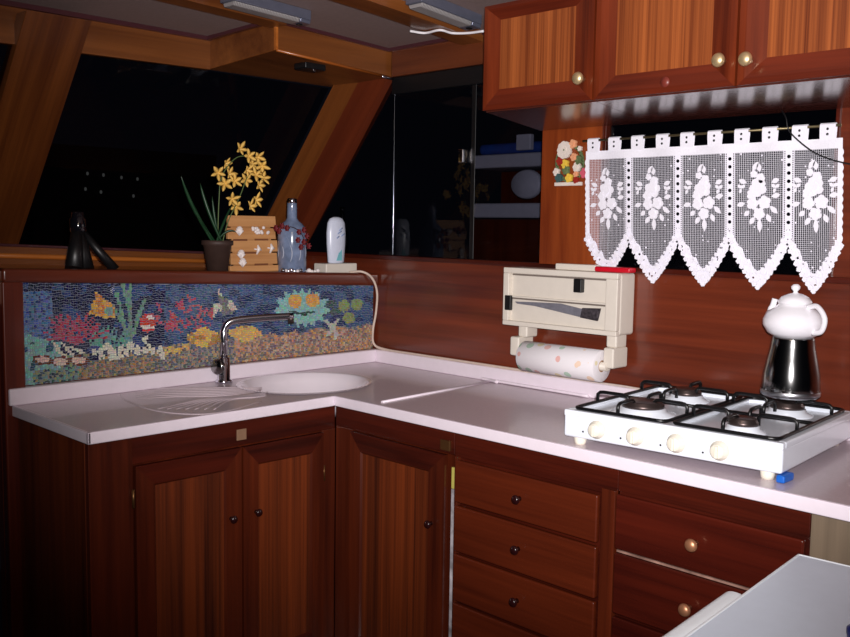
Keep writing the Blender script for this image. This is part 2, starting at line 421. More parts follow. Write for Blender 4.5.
# sliding pane stiles of the side window
b = BM(); p = at(0, 0, 391, 150); box(b, .017, .022, p.y-.0022, p.y+.0022, 1.405, 2.213); struct('trim_15', b, plain('dark_chrome', (110, 115, 125), .15, 1), .002)
b = BM(); p = at(0, 0, 470, 150); box(b, .019, .022, p.y-.012, p.y+.012, 1.405, 2.213); struct('trim_16', b, blackp, .002)
b = BM(); box(b, .0, .022, -.985, -.1, 2.14, 2.213); struct('trim_17', b, blackp, .002)
for nm, y0, y1 in (('trim_18', -2.135, -2.12), ('trim_19', -1.277, -1.262)):
    b = BM(); box(b, -.006, .022, y0, y1, 1.40, 1.93); struct(nm, b, my_, .002)

# ================================================================== MOSAIC WITH FRAME
XL, XR = -1.662, -.012
def ztop(x): return 1.264 - x*.040
ZB = .962
t = thing('mosaic_panel', 'long reef mosaic of small blue, red and yellow tiles in a dark wood frame', 'mosaic', (-.84, .0, ZB))
b = BM(); prism(b, [(XL, .0, ZB), (XR, .0, ZB), (XR, .0, ztop(XR)), (XL, .0, ztop(XL))], (0, .019, 0))
obj('grout_board', b, plain('pale_grout', (140, 146, 160), .8), t)
b = BM(); quad8(b, [(-1.735, -.03, ztop(-1.735)-.004), (0, -.03, ztop(0)-.004), (0, .058, ztop(0)-.004), (-1.735, .058, ztop(-1.735)-.004),
                    (-1.735, -.03, led(-1.735)-.004), (0, -.03, led(0)-.004), (0, .058, led(0)-.004), (-1.735, .058, led(-1.735)-.004)])
obj('top_rail', b, framew, t, .012, seg=3)
b = BM(); box(b, -1.735, XL, -.025, .019, FZ, ztop(-1.7)); obj('left_post', b, framez, t, .006)
def n2(x, y):        # cheap hash noise
    v = math.sin(x*12.9898+y*78.233)*43758.5453; return v-math.floor(v)
def vn(x, y):
    ix, iy = math.floor(x), math.floor(y); fx, fy = x-ix, y-iy
    fx = fx*fx*(3-2*fx); fy = fy*fy*(3-2*fy)
    return (n2(ix, iy)*(1-fx)+n2(ix+1, iy)*fx)*(1-fy)+(n2(ix, iy+1)*(1-fx)+n2(ix+1, iy+1)*fx)*fy
def inpoly(x, y, P):
    c = False; j = len(P)-1
    for i in range(len(P)):
        if (P[i][1] > y) != (P[j][1] > y) and x < (P[j][0]-P[i][0])*(y-P[i][1])/(P[j][1]-P[i][1])+P[i][0]: c = not c
        j = i
    return c
def seg_d(x, y, a, b_):
    dx, dy = b_[0]-a[0], b_[1]-a[1]; tt = max(0, min(1, ((x-a[0])*dx+(y-a[1])*dy)/(dx*dx+dy*dy)))
    return math.hypot(x-a[0]-tt*dx, y-a[1]-tt*dy)
def branches(cx, cyy, n, r, a0, a1, seed):
    rnd = random.Random(seed); out = []
    for k in range(n):
        a = a0+(a1-a0)*(k+.5)/n + rnd.uniform(-.1, .1); L = r*rnd.uniform(.75, 1.1)
        e = (cx+math.cos(a)*L*1.15, cyy-math.sin(a)*L); m_ = (cx+math.cos(a)*L*.5, cyy-math.sin(a)*L*.5)
        out.append(((cx, cyy), e))
        for s in (-.5, .5):
            out.append((m_, (m_[0]+math.cos(a+s)*L*.5, m_[1]-math.sin(a+s)*L*.5)))
    return out
coral1 = branches(76, 345, 11, 32, .45, 2.9, 1)
rnd = random.Random(5); coral2 = []
for _ in range(60):
    x, y = rnd.uniform(156, 214), rnd.uniform(302, 332); a = rnd.uniform(0, PI)
    if abs(x-185)/32+abs(y-318)/20 < 1.15: coral2.append(((x, y), (x+math.cos(a)*7, y-math.sin(a)*7)))
whites = []
for _ in range(46):
    x = rnd.uniform(92, 166); top = 347-9*max(0, 1-abs(x-143)/24); y = rnd.uniform(top, 359); a = rnd.uniform(.6, 2.5)
    whites.append(((x, y), (x+math.cos(a)*4, y-math.sin(a)*4)))
whites += [((54, 343), (64, 356)), ((62, 343), (74, 356)), ((70, 347), (84, 353)), ((58, 350), (66, 356))]
kelp = [((130, 284), (130, 338)), ((117, 294), (127, 336)), ((145, 299), (134, 330)), ((139, 312), (133, 336)), ((123, 285), (130, 312)), ((112, 305), (122, 322))]
fan = branches(108, 350, 9, 24, .3, 2.8, 9)
fish = [(96, 291), (103, 298), (112, 303), (116, 310), (114, 318), (104, 318), (96, 316), (90, 314), (91, 303), (94, 301)]
fish2 = [(218, 288), (224, 297), (233, 302), (237, 309), (232, 315), (224, 316), (219, 309), (213, 318), (214, 304), (219, 303)]
def paint(px, py):
    j = lambda c, s=22: tuple(max(0, min(255, v+random.uniform(-s, s))) for v in c)
    n = vn(px*.12, py*.16); g = random.random()
    bottom = 383-(px-20)*.1045          # lower edge of the panel in the photo
    d = bottom-py
    # jellyfish-like flower
    a = math.atan2(py-308, px-302); q = math.hypot((px-302)/27, (py-308)/18)
    if math.hypot(px-295, py-301) < 7 or math.hypot(px-313, py-300) < 7: return j((222, 165, 80))
    if math.hypot(px-302, (py-300)*1.4) < 21 and py > 311 and math.hypot(px-302, (py-300)*1.4) > 17: return j((40, 80, 70))
    if q < .95+.12*math.sin(a*15): return j((140, 192, 186))
    for cx_, cy_ in ((344, 306), (349, 318), (357, 304)):
        if math.hypot(px-cx_, py-cy_) < 6: return j((136, 150, 92))
    for cx_, cy_ in ((331, 304), (335, 312), (322, 313)):
        if math.hypot((px-cx_)/6, (py-cy_)/4) < 1: return j((60, 84, 84))
    for s in (((326, 321), (338, 335)), ((338, 320), (328, 335)), ((333, 325), (336, 338))):
        if seg_d(px, py, *s) < 1.5: return j((190, 192, 178))
    # clown fish
    if math.hypot((px-148)/7.5, (py-323)/9.5) < 1:
        if (abs(py-317) < 1.8 and px > 146) or abs(py-327) < 1.6: return j((235, 222, 210), 10)
        return j((196, 58, 48))
    if inpoly(px, py, fish):
        if math.hypot(px-109, py-311) < 4.5: return j((120, 170, 150))
        return j((226, 170, 66)) if g < .75 else j((200, 120, 40))
    if inpoly(px, py, fish2): return j((205, 200, 176)) if n < .6 else j((120, 120, 110))
    for cx_, cy_ in ((43, 359.5), (60, 361.5), (79, 360.5)):
        q = math.hypot((px-cx_)/10, (py-cy_)/4.6)
        if q < .72: return j((232, 200, 182), 12)
        if q < 1.05: return j((110, 60, 40), 12)
    for s in whites:
        if seg_d(px, py, *s) < 1.7: return j((222, 218, 196), 12)
    if 187 < px < 222 and 328 < py < 347 and abs(px-204)/20+abs(py-338)/11 < 1.1: return j((226, 184, 88)) if n < .62 else j((180, 130, 60))
    if 228 < px < 262 and 326 < py < 342 and abs(px-245)/19+abs(py-333)/9 < 1.1: return j((222, 178, 90)) if n < .62 else j((160, 120, 70))
    if 164 < px < 190 and abs(py-(352-(px-164)*.2)) < 4 and g < .7: return j((220, 180, 96))
    for s in kelp:
        if seg_d(px, py, *s) < 1.7: return j((112, 152, 132))
    for s in coral1:
        if seg_d(px, py, *s) < 1.0: return j((176, 58, 84))
    for s in coral2:
        if seg_d(px, py, *s) < 1.15: return j((184, 78, 92))
    for s in fan:
        if seg_d(px, py, *s) < 1.0: return j((96, 156, 148))
    # ground
    if px > 235 and d < 20-(px-235)*.03+6*vn(px*.2, 3):
        return j([(176, 132, 104), (206, 150, 92), (120, 104, 104), (150, 120, 96), (196, 168, 140)][int(g*4.99)], 16)
    if px > 160 and d < 20+4*vn(px*.2, 3): return j([(150, 140, 132), (110, 112, 120), (180, 150, 110), (96, 90, 92)][int(g*3.99)], 16)
    if px > 80 and d < 15+5*vn(px*.2, 3): return j([(166, 126, 84), (126, 112, 96), (92, 100, 96), (180, 146, 100)][int(g*3.99)], 16)
    if px < 60 and d < 50-(px-20)*.35 and not (px > 34 and d < 10): return j((134, 190, 184)) if n < .72 else j((50, 84, 110))
    if px <= 90 and d < 22: return j([(110, 150, 140), (60, 80, 90), (150, 150, 110)][int(g*2.99)], 16)
    # water
    if px < 52 and 292 < py < 345: return j((84, 120, 172)) if g < .7 else j((40, 66, 120))
    if px < 165: base = (16, 22, 62) if n < .66 else (44, 70, 120)
    else: base = (62, 88, 128) if n < .6 else (36, 52, 92)
    return j(base, 16)
b = BM(); col = []
S = .0085; nx = int((XR-XL)/S); 
lay = None
cl = b.loops.layers.float_color.new('tone')
rows = int((ztop(XL)-ZB)/S)+1
def jit(i, k): return (n2(i*1.3+.1, k*2.1)-.5)*S*.85, (n2(i*2.7, k*1.7+.4)-.5)*S*.85
for i in range(nx):
    for k in range(rows):
        cs = []
        for di, dk in ((0, 0), (1, 0), (1, 1), (0, 1)):
            jx, jz = jit(i+di, k+dk)
            cs.append((XL+(i+di)*S+jx, ZB+(k+dk)*S+jz))
        cx_ = sum(c[0] for c in cs)/4; cz_ = sum(c[1] for c in cs)/4
        if cz_ > ztop(cx_)-.004 or cx_ < XL+.004 or cx_ > XR-.004: continue
        px, py = pix((cx_, -.002, cz_)); c = lin(paint(px, py))
        vs = [b.verts.new((cx_+(x-cx_)*.76, -.0028+(n2(i, k)-.5)*.0007, cz_+(z-cz_)*.76)) for x, z in cs]
        vb = [b.verts.new((cx_+(x-cx_)*.84, .0, cz_+(z-cz_)*.84)) for x, z in cs]
        fs = [b.faces.new(vs)]+[b.faces.new((vs[q], vs[(q+1) % 4], vb[(q+1) % 4], vb[q])) for q in range(4)]
        for f in fs:
            for lp in f.loops: lp[cl] = (*c, 1)
obj('tesserae', b, tile_m, t)

# ================================================================== WORKTOP
ZC, TH, DB, DA, XLC, YR = .90, .038, .74, .60, -1.712, -3.1
t = thing('worktop', 'white L-shaped laminate worktop with raised back edge and grooved drainer', 'worktop', (-.7, -.6, ZC-TH))
SC = Vector((-.645, -.297)); SRX, SRY = .272, .243
def rim_pt(a, k=1): return (SC.x+SRX*k*math.cos(a), SC.y+SRY*k*math.sin(a))
b = BM()
# top surface: left run with an oval cut-out, right run plain
outer = [(XLC, -DA), (-DB, -DA), (0, -DA), (0, -.0), (XLC, 0)]
N = 64
ring = [b.verts.new((*rim_pt(2*PI*k/N), ZC)) for k in range(N)]
def boundary(a):
    # ray from sink centre to the rectangle of the left run
    dx, dy = SRX*math.cos(a), SRY*math.sin(a); ts = []
    if dx > 1e-9: ts.append((0-SC.x)/dx)
    if dx < -1e-9: ts.append((XLC-SC.x)/dx)
    if dy > 1e-9: ts.append((0-SC.y)/dy)
    if dy < -1e-9: ts.append((-DA-SC.y)/dy)
    tt = min(ts); return (SC.x+dx*tt, SC.y+dy*tt)
angs = [2*PI*k/N for k in range(N)]
ob = [b.verts.new((*boundary(a), ZC)) for a in angs]
for k in range(N):
    k2 = (k+1) % N; b.faces.new((ring[k], ob[k], ob[k2], ring[k2]))
# fill rectangle corners
for cx_, cy_ in ((0, 0), (XLC, 0), (XLC, -DA), (0, -DA)):
    best = None
    ca = math.atan2((cy_-SC.y)/SRY, (cx_-SC.x)/SRX) % (2*PI); k = int(ca/(2*PI)*N) % N
    v = b.verts.new((cx_, cy_, ZC)); b.faces.new((ob[k], v, ob[(k+1) % N]))
obj('left_top', b, counter_m, t)
b = BM()
v = [b.verts.new((x, y, ZC)) for x, y in ((-DB, -DA), (0, -DA), (0, YR), (-DB, YR))]; b.faces.new(v)
obj('right_top', b, counter_m, t)
b = BM()
# underside slab (thin, open in the middle for the bowl) and the front edges
quad = [(XLC, -DA), (-DB, -DA), (-DB, YR)]
box(b, XLC, -DB+.0, -DA-.0, -DA+.012, ZC-TH, ZC+.0006)
box(b, -DB, -DB+.012, YR, -DA+.012, ZC-TH, ZC+.0006)
box(b, XLC, XLC+.012, -DA, 0, ZC-TH, ZC+.0006)
obj('front_edge', b, counter_e, t, .004)
b = BM()
UPH = .060
box(b, XLC-.012, -.001, -.036, -.001, ZC, ZC+UPH); box(b, -.026, -.001, YR, -.036, ZC, ZC+UPH)
obj('upstand', b, counter_e, t, .006)
b = BM(); box(b, XLC+.014, -.95, -.58, -.02, ZC-TH, ZC-.008); box(b, -.34, -.02, -.58, -.02, ZC-TH, ZC-.008); box(b, -DB+.014, -.02, YR, -.6, ZC-TH, ZC-.008)
obj('substrate', b, beige_w, t)
# seam bar across the right run, shell-shaped drainer grooves
b = BM(); p, q = at(2, ZC, 382, 402.6), at(2, ZC, 497, 381)
tube(b, [(p.x, p.y, ZC+.001), (q.x-.03, q.y, ZC+.001)], .006, 8); obj('seam_strip', b, counter_e, t)
b = BM()
def groove(pp, r):
    pts = smoothpts([at(2, ZC, *q) for q in pp], 6)
    n_ = len(pts); pts = [(p.x, p.y, ZC-r*.35*1) for p in pts]
    tube(b, pts, [r*(.45+.55*math.sin(PI*min(.95, max(.05, k/(n_-1))))) for k in range(n_)], 8)
for k in range(6):      # upper ridges sweep to the far left
    s = k/5; groove([(262-2*s, 387.5+4*s), (225-5*s, 388+8*s), (180-8*s, 388.5+8.5*s), (134+2*s, 388+11*s)], .0075)
for k in range(7):      # lower ridges curl round towards the front edge
    s = k/6; groove([(268-1*s, 392+4*s), (238+16*s, 396.5+1*s), (200+30*s, 400+0*s), (158+56*s, 409+.5*s)], .0075)
groove([(134, 386), (124, 391), (122, 397), (132, 403), (150, 409.5), (175, 413.5), (205, 414.2), (232, 410), (262, 401)], .006)
obj('drainer_ridges', b, counter_m, t)
b = BM()
prof = [(1.05, .004), (1.0, .0045), (.97, 0), (.93, -.03), (.82, -.085), (.6, -.125), (.3, -.14), (.08, -.142), (0, -.142)]
rings = []
for r, h in prof:
    rings.append([b.verts.new((*rim_pt(2*PI*k/N, r), ZC+h)) for k in range(N)] if r else [b.verts.new((SC.x, SC.y, ZC+h))])
for A, B_ in zip(rings, rings[1:]):
    for k in range(N):
        vs = (A[k], A[(k+1) % N], B_[(k+1) % N], B_[k]) if len(B_) > 1 else (A[k], A[(k+1) % N], B_[0])
        f = b.faces.new(vs); f.smooth = True
s_ = tag(obj('sink', b, sink_m, None, loc=(SC.x, SC.y, ZC)), 'white oval ceramic sink bowl set in the corner of the worktop', 'sink')
b = BM(); lathe(b, [(0, -.139), (.022, -.139), (.026, -.1405)], (SC.x, SC.y, ZC), seg=20); obj('drain', b, chrome, s_)['label'] = 'round chrome drain'
# sealant beads
b = BM()
pts = [(-.016, -.03-.06*i, ZC+UPH+.002+random.uniform(-.002, .003)) for i in range(36)]
tube(b, pts, [random.uniform(.003, .0065) for _ in pts], 7)
tag(obj('sealant_bead', b, silic), 'uneven off-white sealant bead along the wall behind the right worktop', 'sealant')

# ================================================================== FAUCET
FB = Vector((-.886, -.075, ZC))
t = thing('kitchen_faucet', 'chrome swivel kitchen faucet standing between the drainer and the sink', 'faucet', FB)
b = BM(); lathe(b, [(0, 0), (.034, 0), (.034, .010), (.026, .014), (.024, .10), (.020, .105), (0, .105)], FB); obj('body', b, chrome, t)
tip = at(1, -.20, 293, 316); el = FB+Vector((0, 0, .235))
b = BM(); dirv = Vector((tip.x-FB.x, tip.y-FB.y, 0))
pts = [FB+Vector((0, 0, .10)), FB+Vector((0, 0, .17)), FB+Vector((0, 0, .212))]
pts += smoothpts([FB+Vector((0, 0, .212)), FB+dirv*.05+Vector((0, 0, .238)), FB+dirv*.16+Vector((0, 0, .252)), FB+dirv*.5+Vector((0, 0, tip.z-ZC-.006)), FB+dirv+Vector((0, 0, tip.z-ZC))], 6)[1:]
tube(b, pts, [.016]*3+[.0145]*(len(pts)-3), 16); sp_ = obj('spout', b, chrome, t)
b = BM(); e = FB+dirv*.97+Vector((0, 0, tip.z-ZC)); tube(b, [e+Vector((0, 0, .006)), e-Vector((0, 0, .03))], .012, 14); obj('aerator', b, darksteel, sp_)
b = BM(); kx = FB+Vector((0, 0, .068)); ax = Vector((-.93, -.36, .05)).normalized()
lathe(b, [(0, 0), (.012, .0), (.012, .026), (.028, .028), (.031, .034), (.031, .046), (.024, .052), (0, .053)], kx, ax, 24); hn = obj('knob_handle', b, steel, t)

# ================================================================== CABINETS
class Face:
    """vertical front: u to the right as seen from the room, d outwards"""
    def __init__(s, kind, pos): s.k, s.p = kind, pos
    def P(s, u, d, z): return (u, s.p-d, z) if s.k == 'A' else (s.p-d, -u, z)
FA, FB_ = Face('A', -.555), Face('B', -.700)
FU = Face('B', -.345)
def fbox(bm, F, u0, u1, d0, d1, z0, z1, mi=0):
    P = F.P
    return quad8(bm, [P(u0, d1, z0), P(u1, d1, z0), P(u1, d0, z0), P(u0, d0, z0), P(u0, d1, z1), P(u1, d1, z1), P(u1, d0, z1), P(u0, d0, z1)], mi)
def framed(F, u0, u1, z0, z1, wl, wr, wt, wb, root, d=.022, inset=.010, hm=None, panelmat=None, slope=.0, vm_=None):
    """one framed door: mitred sloping stiles and rails round a ribbon-stripe panel"""
    hm = hm or (mx_ if F.k == 'A' else my_); panelmat = panelmat or stripe_lo; vm_ = vm_ or mz_
    b = BM(); P = F.P
    O = [(u0, z0), (u1, z0), (u1, z1), (u0, z1)]; I = [(u0+wl, z0+wb), (u1-wr, z0+wb), (u1-wr, z1-wt), (u0+wl, z1-wt)]
    g = slope if slope else .10
    Mid = [(o[0]+(i[0]-o[0])*(1-g), o[1]+(i[1]-o[1])*(1-g)) for o, i in zip(O, I)]
    vo0 = [b.verts.new(P(u, 0, z)) for u, z in O]; vo = [b.verts.new(P(u, d, z)) for u, z in O]
    vm = [b.verts.new(P(u, d, z)) for u, z in Mid]; vi = [b.verts.new(P(u, d-inset, z)) for u, z in I]
    for k in range(4):
        k2 = (k+1) % 4; mi = 0 if k in (0, 2) else 1
        for a, c in ((vo0, vo), (vo, vm), (vm, vi)):
            b.faces.new((a[k], a[k2], c[k2], c[k])).material_index = mi
    b.faces.new(vo0)
    dr = obj('door', b, [hm, vm_], root)
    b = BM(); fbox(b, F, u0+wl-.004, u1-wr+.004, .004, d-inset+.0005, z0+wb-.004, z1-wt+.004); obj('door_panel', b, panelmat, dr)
    return dr
def knob(F, u, z, d, r, mat, parent, name='knob'):
    b = BM(); c = Vector(F.P(u, d, z)); a = Vector(F.P(u, d+1, z))-c
    lathe(b, [(0, 0), (r*.55, 0), (r*.42, r*.7), (r*.9, r*1.0), (r, r*1.35), (r*.75, r*1.75), (0, r*1.9)], c, a, 20)
    return obj(name, b, mat, parent)
def hinge(F, u, z, d, parent):
    b = BM(); c = F.P(u, d, z-.03); e = F.P(u, d, z+.03); tube(b, [c, e], .005, 8); obj('hinge', b, brass_d, parent)
brass_d = plain('dull_brass', (120, 84, 50), .4, .8)
# left base cabinet under the sink (face y = -.555)
XS = -1.695
t = thing('base_cabinet', 'dark mahogany sink base cabinet with two framed doors and a striped side panel', 'cabinet', (-1.2, -.3, 0))
b = BM(); P = FA.P
fbox(b, FA, XS+.004, -.70, -.02, 0, .765, ZC-TH-.001, 0)           # top rail
fbox(b, FA, XS+.002, -1.545, -.02, .004, FZ, ZC-TH-.001, 1)      # left stile
fbox(b, FA, -.765, -.70, -.02, .002, FZ, .765, 1)
fbox(b, FA, -1.545, -.765, -.02, 0, FZ, -.09, 0)
obj('face_frame', b, [mx_, mz_], t, .002)
b = BM(); box(b, XS, XS+.018, -.555+.02, -.03, FZ, ZC-TH-.001); sp2 = obj('side_panel', b, wood('side_stripe', (70, 24, 8), (122, 54, 22), 2, 26, .8, .4, .1, (.36, .64), .3), t)
b = BM(); box(b, XS+.02, -.72, -.53, -.5, FZ, .76); obj('carcass', b, mz_, t)
d1 = framed(FA, -1.541, -1.139, -.08, .760, .072, .070, .075, .075, t, .018, .008)
knob(FA, -1.183, .514, .018, .0145, darkknob, d1); hinge(FA, -1.548, .655, .012, d1)
d2 = framed(FA, -1.131, -.768, -.08, .760, .070, .062, .075, .075, t, .018, .008)
knob(FA, -1.078, .517, .018, .0145, darkknob, d2); hinge(FA, -.760, .60, .008, d2)
b = BM(); fbox(b, FA, -1.148, -1.108, 0, .004, .783, .822); cpl = obj('catch_plate', b, plain('cream_plate', (140, 108, 84), .5), t, .001)
cpl['label'] = 'small square cream catch plate'
# right corner base cabinet
t = thing('base_cabinet', 'dark mahogany corner base cabinet with one framed door, right of the inside corner', 'cabinet', (-.4, -.9, 0))
b = BM()
fbox(b, FB_, .56, 1.185, -.02, 0, .775, ZC-TH-.001, 0); fbox(b, FB_, .56, .655, -.02, .0, FZ, .775, 1)
fbox(b, FB_, .655, 1.165, -.02, 0, FZ, -.09, 0); 
obj('face_frame', b, [my_, mz_], t, .002)
b = BM(); box(b, -.68, -.66, -1.15, -.60, FZ, .77); obj('carcass', b, mz_, t)
d3 = framed(FB_, .664, 1.158, -.08, .772, .066, .085, .075, .075, t, .018, .008)
knob(FB_, 1.098, .521, .018, .0145, darkknob, d3)
b = BM(); fbox(b, FB_, 1.125, 1.168, 0, .008, .785, .82); obj('latch', b, brass_d, t, .001)
# bright things glimpsed through the gap between door and drawers
b = BM(); box(b, -.698, -.69, -1.183, -1.172, .657, .73); tag(obj('yellow_carton', b, plain('yellow_card', (190, 180, 90), .6)), 'sliver of a yellow carton in the narrow gap left of the drawers', 'carton')
b = BM(); box(b, -.698, -.69, -1.183, -1.172, FZ, .655); tag(obj('white_bag', b, plain('white_bag_plastic', (175, 170, 175), .6, var=.6, scale=18)), 'sliver of a white bag in the narrow gap left of the drawers', 'bag')
# drawer unit
def drawer(F, u0, u1, z0, z1, mat, root, kmat, kr, ku=None, d=.020):
    b = BM(); fbox(b, F, u0, u1, .0, d, z0, z1); o = obj('drawer', b, mat, root, .006, seg=3)
    knob(F, ku if ku else (u0+u1)/2, (z0+z1)/2, d, kr, kmat, o); return o
t = thing('drawer_cabinet', 'dark mahogany drawer unit with a stack of plain drawers and small dark knobs', 'cabinet', (-.4, -1.5, 0))
b = BM()
fbox(b, FB_, 1.188, 1.835, -.02, .0, .772, ZC-TH-.001, 0)
fbox(b, FB_, 1.188, 1.202, -.02, .002, FZ, .772, 1)
fbox(b, FB_, 1.788, 1.835, -.02, .014, FZ, .79, 1)
fbox(b, FB_, 1.202, 1.788, -.03, -.012, FZ, .78, 0)
obj('face_frame', b, [my_, mz_], t, .002)
for z0, z1 in ((.622, .766), (.452, .610), (.280, .442), (.105, .270), (-.07, .095)):
    drawer(FB_, 1.205, 1.778, z0, z1, drawer_w, t, darkknob, .0155, 1.487)
t = thing('drawer_cabinet', 'darker mahogany drawer unit with copper-coloured round knobs, right of the dark-knobbed one', 'cabinet', (-.4, -2.1, 0))
b = BM()
fbox(b, FB_, 1.837, 2.395, -.02, .002, .790, ZC-TH-.001, 0); fbox(b, FB_, 1.837, 2.395, -.03, -.004, FZ, .79, 0)
obj('face_frame', b, [my_, mz_], t, .002)
drawer(FB_, 1.840, 2.388, .623, .784, drawer_d, t, copper, .0185, 2.097)
drawer(FB_, 1.840, 2.388, .430, .611, drawer_d, t, copper, .0185, 2.086)
drawer(FB_, 1.840, 2.388, .230, .420, drawer_d, t, copper, .0185, 2.086)
drawer(FB_, 1.840, 2.388, -.07, .220, drawer_d, t, copper, .0185, 2.086)
b = BM(); fbox(b, FB_, 1.845, 2.385, -.004, .012, .6135, .6195); e_ = obj('light_strip', b, plain('bare_edge', (158, 122, 108), .5, var=.5, scale=20), t); e_['label'] = 'pale worn edge between the drawers'
b = BM(); fbox(b, FB_, 2.397, 3.1, -.02, .004, FZ, ZC-TH-.001); tag(obj('end_panel', b, beige_w, None, .002), 'plain grey-brown wooden panel under the right end of the worktop', 'panel')
# wall cabinets
ZU0, ZU1 = 1.962, 2.336
def wall_cab(label, u0, u1, doors, loc):
    t = thing('wall_cabinet', label, 'cabinet', loc)
    b = BM(); P = FU.P
    b2 = BM()
    quad8(b2, [P(u0, 0, ZU0), P(u1, 0, ZU0), P(u1, -.325, ZU0-.040), P(u0, -.325, ZU0-.040),
               P(u0, 0, ZU1), P(u1, 0, ZU1), P(u1, -.325, ZU1), P(u0, -.325, ZU1)])
    b.free(); obj('body', b2, my_gloss, t)
    for (a, c, wl, wr, ku, kz, kr) in doors:
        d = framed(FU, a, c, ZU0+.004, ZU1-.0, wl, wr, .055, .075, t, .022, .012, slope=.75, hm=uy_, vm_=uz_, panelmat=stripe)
        knob(FU, ku, kz, .022, kr*1.15, brass, d)
    return t
my_gloss = wood('varnished_underside', (58, 24, 18), (84, 38, 28), 1, 30, 1.0, .22, 1); my_gloss.node_tree.nodes['Principled BSDF'].inputs['Coat Roughness'].default_value = .2
wall_cab('varnished mahogany wall cabinet with a single door, left of the double one', .982, 1.468, [(.984, 1.464, .07, .085, 1.424, 2.037, .0185)], (0, -1.2, ZU0))
t = wall_cab('long varnished mahogany wall cabinet with two doors above the lace curtain', 1.47, 2.75, [(1.472, 1.966, .075, .085, 1.925, 2.041, .0185), (1.974, 2.60, .085, .08, 2.009, 2.035, .0185)], (0, -2.0, ZU0))
b = BM(); c = Vector(FU.P(1.735, .0215, 1.999)); lathe(b, [(0, .002), (.016, .002), (.016, 0)], c, (-1, 0, 0), 20); lk = obj('keyhole_plug', b, plain('reddish_plug', (120, 50, 40), .4), t)

# ================================================================== CEILING LIGHTS
def fluoro(label, pl, pr, wd):
    h = .048; A_, B_ = at_ceil(h, *pl), at_ceil(h, *pr); yf = (A_.y+B_.y)/2; x0, x1 = A_.x, B_.x
    sl = (CZ(x1, yf)-CZ(x0, yf))/(x1-x0)
    def Z(x, d): return CZ(x0, yf)-h+sl*(x-x0)+d
    def bx_(bm, xa, xb, ya_, yb_, da, db, ins=0):
        return quad8(bm, [(xa, ya_+ins, Z(xa, da)), (xb, ya_+ins, Z(xb, da)), (xb, yb_-ins, Z(xb, da)), (xa, yb_-ins, Z(xa, da)),
                          (xa, ya_, Z(xa, db)), (xb, ya_, Z(xb, db)), (xb, yb_, Z(xb, db)), (xa, yb_, Z(xa, db))])
    t = thing('fluorescent_light', label, 'ceiling light', ((x0+x1)/2, yf-wd/2, CZ(x0, yf)))
    b = BM(); bx_(b, x0, x1, yf-wd, yf, .014, h+.004); obj('housing', b, silverp, t, .003)
    b = BM(); bx_(b, x0+.008, x1-.05, yf-wd+.004, yf-.006, -.002, .014, .008); obj('diffuser', b, diff_m, t, .004)
    b = BM(); bx_(b, x1-.05, x1, yf-wd+.002, yf-.002, .0, .014, .004); c = obj('end_cap', b, silverp, t, .003)
    b = BM(); bx_(b, x1-.036, x1-.018, yf-wd/2-.009, yf-wd/2+.009, -.004, .001); obj('switch', b, blackp, c)
fluoro('slim silver fluorescent light with ribbed diffuser, left of the two on the ceiling', (220, 7), (298, 27), .085)
fluoro('slim silver fluorescent light with ribbed diffuser, right one next to the white cable', (402, 9.5), (469, 30.5), .085)
# white cord from the right-hand light
b = BM(); pts = [at_ceil(.047, *q) for q in ((410, 31), (425, 33), (440, 30), (452, 33), (468, 33), (484, 31))]
tube(b, smoothpts(pts, 6), .005, 8); tag(obj('white_cable', b, paper), 'short white cable running along the ceiling to the right-hand light', 'cord')
# small black clip lamp under soffit
b = BM(); p = at(2, 2.20, 311, 67); box(b, p.x-.06, p.x+.05, p.y-.04, p.y+.04, 2.185, 2.212)
t = tag(obj('soffit_clip', b, blackp, None, .006, loc=(p.x, p.y, 2.2)), 'small black fitting with chrome screws under the corner soffit', 'fitting')
for dx in (-.01, .012):
    b = BM(); lathe(b, [(0, 0), (.006, 0), (.006, .003), (0, .004)], (p.x+dx, p.y-.02+dx, 2.185), (0, 0, -1), 12); obj('screw', b, chrome, t)
b = BM(); p = at(0, -.03, 385, 76); tube(b, [(-.09, -.13, 2.206), (-.02, -.13, 2.204)], .006, 8); tag(obj('soffit_hook', b, chrome), 'small chrome catch at the right end of the soffit edge', 'hook')
# latch of side window
b = BM(); p = at(0, 0, 462, 156); box(b, -.012, .02, p.y-.014, p.y+.012, p.z-.028, p.z+.028)
t = tag(obj('window_latch', b, chrome, None, .003, loc=(0, p.y, p.z)), 'small chrome latch on the dark side window', 'latch')

# ================================================================== LEDGE ITEMS
def lz(x): return led(x)-.010
# tripod
t = thing('mini_tripod', 'small black three-legged stand with a shiny cylindrical head on the left of the ledge', 'tripod', (-1.385, .12, lz(-1.385)))
hd = Vector((-1.385, .14, 1.50))
b = BM(); lathe(b, [(0, 0), (.026, 0), (.030, .006), (.030, .05), (.024, .056), (.024, .075), (0, .078)], hd, seg=24); obj('head', b, plain('black_gloss', (14, 14, 20), .1, coat=1), t)
for fx, fy, r0, r1 in ((at(1, .08, 74, 266).x, .08, .022, .034), (at(1, .10, 85, 266).x, .10, .022, .034), (at(1, .08, 115, 266).x, .08, .013, .020)):
    b = BM(); tube(b, [hd+Vector(((fx-hd.x)*.08, 0, .01)), (fx, fy, lz(fx)+.001)], [r0, r1], 12); obj('leg', b, blackp, t)
